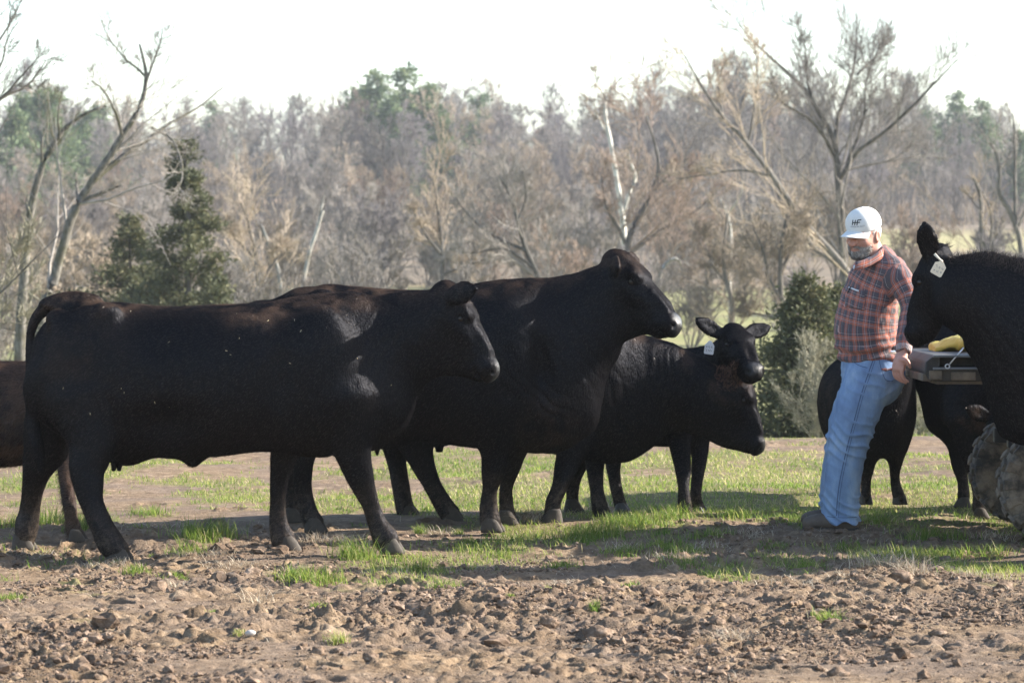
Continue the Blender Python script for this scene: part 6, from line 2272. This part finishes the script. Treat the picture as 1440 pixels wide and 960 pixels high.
def seam(name, pts, wpx, mat=M_THREAD, lift=.0016, parent=jeans):
    A = spline(np.array(pts, float), 5)
    V_ = []
    for i, (x, y) in enumerate(A):
        t = A[min(i + 1, len(A) - 1)] - A[max(i - 1, 0)]
        n_ = np.array([-t[1], t[0]]) / (np.linalg.norm(t) + 1e-9) * wpx / 2
        V_ += [cast(jb, x + n_[0], y + n_[1], lift), cast(jb, x - n_[0], y - n_[1], lift)]
    return put(name, np.array(V_), [(2 * i, 2 * i + 1, 2 * i + 3, 2 * i + 2) for i in range(len(A) - 1)], mat, parent)


seam('side_seam', [(1228, 506), (1221, 526), (1211, 556), (1202, 590), (1194, 620), (1187, 650), (1181, 680), (1178, 706), (1177, 728)], 1.4)
seam('side_seam', [(1231, 506), (1224, 527), (1214, 557), (1205, 591), (1197, 621), (1190, 651), (1184, 681), (1181, 707), (1180, 728)], .8)
seam('pocket_seam', [(1197, 500), (1200, 508), (1209, 514), (1220, 517)], 1.2)
seam('pocket_seam', [(1236, 504), (1240, 520), (1246, 534), (1256, 536)], 1.0)
seam('waist_seam', [(1186, 503), (1200, 503.5), (1222, 503.5), (1245, 502.5), (1258, 501)], 1.0)
seam('hem_seam', [(1164, 726), (1175, 727.5), (1190, 728), (1206, 727)], .9)
# belt
F = Field(P3(1170, 482, MD) + [0, -.32, 0], P3(1280, 506, MD) + [0, .32, 0], .006)
mchain(F, [(1228, 496, MD, .143, .170), (1228.5, 501, MD, .145, .172)], .004, 1, 2.3, cap=.006)
V, Q = F.skin(1)
put('belt', V, Q, M_BELT)
# boots
for (px0, D_, toe) in ((1186, 17.95, 0), (1183, 18.22, 1)):
    a = P3(px0, 0, D_)[0]
    F = Field((a - .30, D_ - .12, -.01), (a + .18, D_ + .12, .26), .0055)
    B_ = lambda x, z: np.array([a + x, D_ - .0, z])
    F.chain([B_(.055, .060), B_(.0, .062), B_(-.07, .062), B_(-.14, .056), B_(-.185, .047)], [.050, .052, .048, .044, .034], [.042, .044, .048, .052, .042], (0, 1, 0), .02, 3)
    F.chain([B_(.02, .06), B_(.015, .14), B_(.018, .22)], [.060, .056, .055], [.046, .048, .05], (0, 1, 0), .03, 3)
    F.ell(B_(-.16, .058), (.055, .050, .032), .02)
    V, Q = F.skin(1)
    V[:, 2] += (V[:, 2] > .05) * .004 * fbm(V * 30, 2, 4)
    bo = put('boot', V, Q, M_BOOT)
    F = Field((a - .30, D_ - .12, -.03), (a + .18, D_ + .12, .06), .0055)
    F.chain([B_(.07, .016), B_(0, .014), B_(-.08, .016), B_(-.15, .015), B_(-.20, .018)], [.018] * 5, [.042, .044, .046, .052, .042], (0, 1, 0), .006, 3, 2.6)
    V, Q = F.skin(1)
    put('sole', V, Q, M_SOLE, bo)
    b = MB()
    for i in range(4):
        xx = -.045 - i * .024
        b.tube([B_(xx, .118 - i * .012) + [0, -.036, -.012], B_(xx - .006, .121 - i * .012) + [0, -.012, .002], B_(xx - .006, .121 - i * .012) + [0, .012, .002], B_(xx, .118 - i * .012) + [0, .036, -.012]], .0035, 5)
    put('lace', np.array(b.V), b.F, M_SOLE, bo)
# ------------------------------------------------------------------ the utility vehicle, its tailgate down
M_PLAS = NT('dusty_plastic')
c = M_PLAS.coord('Object')
dst = M_PLAS.step(M_PLAS.noise(c, 5, 6, .7), .38, .66)
M_PLAS.set(Base_Color=M_PLAS.mix(dst, (.018, .019, .021), (.062, .052, .041)), Roughness=.62)
M_PLAS.bump(M_PLAS.noise(c, 60, 4), .25, .003)
M_PLAS = M_PLAS.m
M_MUDDY = NT('muddy_plastic')
c = M_MUDDY.coord('Object')
M_MUDDY.set(Base_Color=M_MUDDY.ramp(M_MUDDY.noise(c, 6, 6, .7), [(.35, (.075, .062, .05)), (.6, (.20, .155, .11))]), Roughness=.85)
M_MUDDY.bump(M_MUDDY.noise(c, 45, 5, .7), .5, .006)
M_MUDDY = M_MUDDY.m
M_TYRE = NT('muddy_rubber')
c = M_TYRE.coord('Object')
M_TYRE.set(Base_Color=M_TYRE.mix(M_TYRE.step(M_TYRE.noise(c, 9, 6, .7), .36, .64), (.040, .037, .034), (.21, .170, .130)), Roughness=.85)
M_TYRE.bump(M_TYRE.noise(c, 70, 5, .7), .5, .005)
M_TYRE = M_TYRE.m
M_RIM = plain('dusty_rim', (.11, .105, .10), .6, var=.35)
M_STEEL = plain('zinc_cable', (.62, .63, .64), .35, .6, .1)
M_YEL = plain('yellow_bag', (.58, .50, .10), .6, var=.15, scale=9, bump=.2)
M_BLK = plain('black_steel', (.02, .02, .022), .5)
UY = 17.90
uo = np.array([2.85, UY, 0.0])
utv = empty('utility_vehicle', tuple(uo), 'dusty black utility vehicle with its tailgate down, mostly hidden behind the tagged cow', 'vehicle')


def part(name, b, mat, parent=None, bevel=.006, smooth=False):
    return b.build(name, mat, parent if parent is not None else utv, smooth, bevel, origin=uo)


gy0, gy1 = UY - .60, UY + .60
# tailgate: a hollow tray on edge, with a recess along its end
z0, z1 = .845, .985
X0, X1 = 2.165, 2.52
tg = MB()
prof = [(X0 + .00, z0 + .055), (X0 + .005, z1 - .035), (X0 + .05, z1), (X1, z1 + .005), (X1 + .03, z1 - .065), (X0 + .30, z0 + .002), (X0 + .08, z0), (X0 + .02, z0 + .012)]
# two end cheeks with the opening between them, and the skins
for yy0, yy1 in ((gy0, gy1),):
    inner = [(X0 + .075, z1 - .062), (X0 + .300, z1 - .060), (X0 + .300, z1 - .014), (X0 + .075, z1 - .014)]
V = [(x, gy0 + .0, z) for x, z in prof] + [(x, gy0, z) for x, z in inner] + [(x, gy0 + .09, z) for x, z in inner] + [(x, gy1, z) for x, z in prof]
fo = [(0, 1, 11), (1, 2, 11), (2, 3, 10, 11), (3, 4, 10), (4, 9, 10), (4, 5, 9), (5, 6, 8, 9), (6, 7, 8), (7, 0, 8), (0, 11, 8)]
fo += [(8 + i, 8 + (i + 1) % 4, 12 + (i + 1) % 4, 12 + i) for i in range(4)] + [(12, 13, 14, 15)]
fo += [(i, 16 + i, 16 + (i + 1) % 8, (i + 1) % 8) for i in range(8)] + [tuple(16 + i for i in range(8))]
tg.add(V, fo)
gate = part('tailgate', tg, M_PLAS, None, .008)
lo_ = MB()
lo_.box((X0 + .19, UY, z0 - .004), (.26, 1.17, .02)).box((X0 + .055, gy0 - .006, z0 + .035), (.07, .014, .05)).box((X0 + .20, gy0 - .006, z0 + .03), (.13, .012, .045)).box((X0 + .02, UY, z0 + .02), (.05, 1.1, .04))
part('tailgate_skin', lo_, M_MUDDY, gate, .01)
st_ = MB()
st_.box((X0 + .19, gy0 - .010, z1 - .005), (.30, .018, .014)).box((X0 + .19, gy0 - .010, z1 - .070), (.30, .018, .012)).box((X0 + .283, gy0 - .006, z1 - .038), (.014, .014, .052))
part('tailgate_rail', st_, plain('grey_rail', (.16, .17, .18), .5, var=.25), gate, .003)
cb = MB()
ca, cb_ = np.array([X0 + .115, gy0 - .018, z1 - .058]), np.array([X0 + .20, gy0 - .012, z1 + .040])
cb.tube([ca + [.012, 0, .012], cb_], .004, 8)
ring = [ca + .011 * np.array([math.cos(a), 0, math.sin(a)]) for a in np.linspace(0, 2 * math.pi, 15)]
cb.tube(ring, .0042, 6, False)
part('tailgate_cable', cb, M_STEEL, gate, 0, True)
# load bed
bd = MB()
bd.box((3.22, UY, .93), (1.34, 1.22, .06)).box((3.22, gy0 + .02, 1.10), (1.34, .04, .30)).box((3.22, gy1 - .02, 1.10), (1.34, .04, .30)).box((3.88, UY, 1.10), (.04, 1.18, .30))
part('load_bed', bd, M_PLAS)
fr = MB()
for yy in (UY - .25, UY + .25):
    fr.box((3.9, yy, .52), (2.5, .06, .08))
fr.box((2.85, UY, .36), (.07, .90, .07)).box((5.0, UY, .36), (.07, .90, .07)).box((3.0, UY, .70), (.5, .5, .30))
part('chassis', fr, M_BLK)
cab = MB()
cab.box((4.45, UY, .62), (1.0, 1.2, .10)).box((5.15, UY, .92), (.62, 1.2, .30))
part('cab_body', cab, M_PLAS, None, .03)
se = MB()
se.box((4.28, UY, .78), (.44, 1.12, .16)).box((4.06, UY, 1.10), (.12, 1.12, .50))
part('seat', se, M_BLK, None, .03)
cg = MB()
for yy in (UY - .56, UY + .56):
    cg.tube([(4.0, yy, .7), (4.0, yy, 1.85), (4.75, yy, 1.85), (5.0, yy, 1.05)], .025, 8)
cg.tube([(4.0, UY - .56, 1.85), (4.0, UY + .56, 1.85)], .025, 8).tube([(4.75, UY - .56, 1.85), (4.75, UY + .56, 1.85)], .025, 8)
part('roll_cage', cg, M_BLK, None, 0, True)


def wheel(cx, cy):
    r_, w_ = .318, .125
    pr = [(.15, -w_ * .9), (.20, -w_), (.262, -w_ * 1.02), (.290, -w_ * .80), (.296, -w_ * .3), (.297, w_ * .3), (.290, w_ * .80), (.262, w_ * 1.02), (.20, w_), (.15, w_ * .9)]
    M = np.array([[1, 0, 0], [0, 0, 1], [0, -1, 0]]).T
    M = np.array([[1.0, 0, 0], [0, 0, 1.0], [0, 1.0, 0]])
    b = MB().lathe(pr, (cx, cy, r_ - .006), M, 40)
    t = part('tyre', b, M_TYRE, None, 0, True)
    lg = MB()
    for i in range(18):
        for s in (-1, 1):
            a = 2 * math.pi * (i + (.5 if s > 0 else 0)) / 18
            ca_, sa_ = math.cos(a), math.sin(a)
            Rm = np.array([[ca_, 0, -sa_], [0, 1, 0], [sa_, 0, ca_]])     # x' radial
            for (rr_, yy, sx, sy, sz_, tw) in ((.297, s * .050, .026, .085, .050, .35), (.280, s * .112, .028, .040, .056, 0), (.245, s * .126, .055, .014, .046, 0)):
                Rt = Rm @ np.array([[1, 0, 0], [0, math.cos(tw * s), -math.sin(tw * s)], [0, math.sin(tw * s), math.cos(tw * s)]])
                lg.box(np.array([cx, cy + yy, r_ - .006]) + Rm @ np.array([rr_, 0, 0]), (sx, sy, sz_), Rt)
    tag(part('tread', lg, M_TYRE, t, .006), kind='stuff')
    rm = MB().lathe([(.148, -w_ * .86), (.140, -w_ * .70), (.06, -w_ * .55), (.045, -w_ * .72), (.045, w_ * .72), (.06, w_ * .55), (.140, w_ * .70), (.148, w_ * .86)], (cx, cy, r_ - .006), M, 28)
    part('rim', rm, M_RIM, None, 0, True)


for x_, y_ in ((2.855, 17.30), (2.875, 18.50), (5.0, 17.30), (5.0, 18.50)):
    wheel(x_, y_)
# a yellow feed bag and a dark strap riding in the bed
F = Field((2.30, 17.55, .96), (2.80, 18.35, 1.20), .010)
F.chain([(2.355, 17.90, 1.008), (2.42, 17.95, 1.030), (2.54, 17.95, 1.040), (2.66, 17.95, 1.030)], [.016, .036, .046, .040], [.20, .27, .30, .26], (0, 1, 0), .02, 3, 2.6)
V, Q = F.skin(1)
N_, _ = normals(V, Q)
V = V + N_ * (.018 * fbm(V * 14, 3, 3))[:, None]
bo_ = np.array([2.52, 17.95, .98])
tag(obj('feed_bag', mesh('feed_bag', V - bo_, Q, True), M_YEL, None, tuple(bo_)), 'yellow feed bag lying on the open tailgate', 'bag')
# ------------------------------------------------------------------ the hazy air over the valley
hz = MB().box((0, 640, 20), (1700, 1700, 60))
hm_ = NT('hazy_air')
hm_.t.nodes.remove(hm_.b)
pv = hm_.n('ShaderNodeVolumePrincipled')
pv.inputs['Color'].default_value = (0.86, 0.92, 1.0, 1)
pv.inputs['Density'].default_value = 0.00028
pv.inputs['Anisotropy'].default_value = 0.0
hm_.l(pv.outputs[0], hm_.out.inputs['Volume'])
tag(hz.build('haze', hm_.m), kind='stuff')
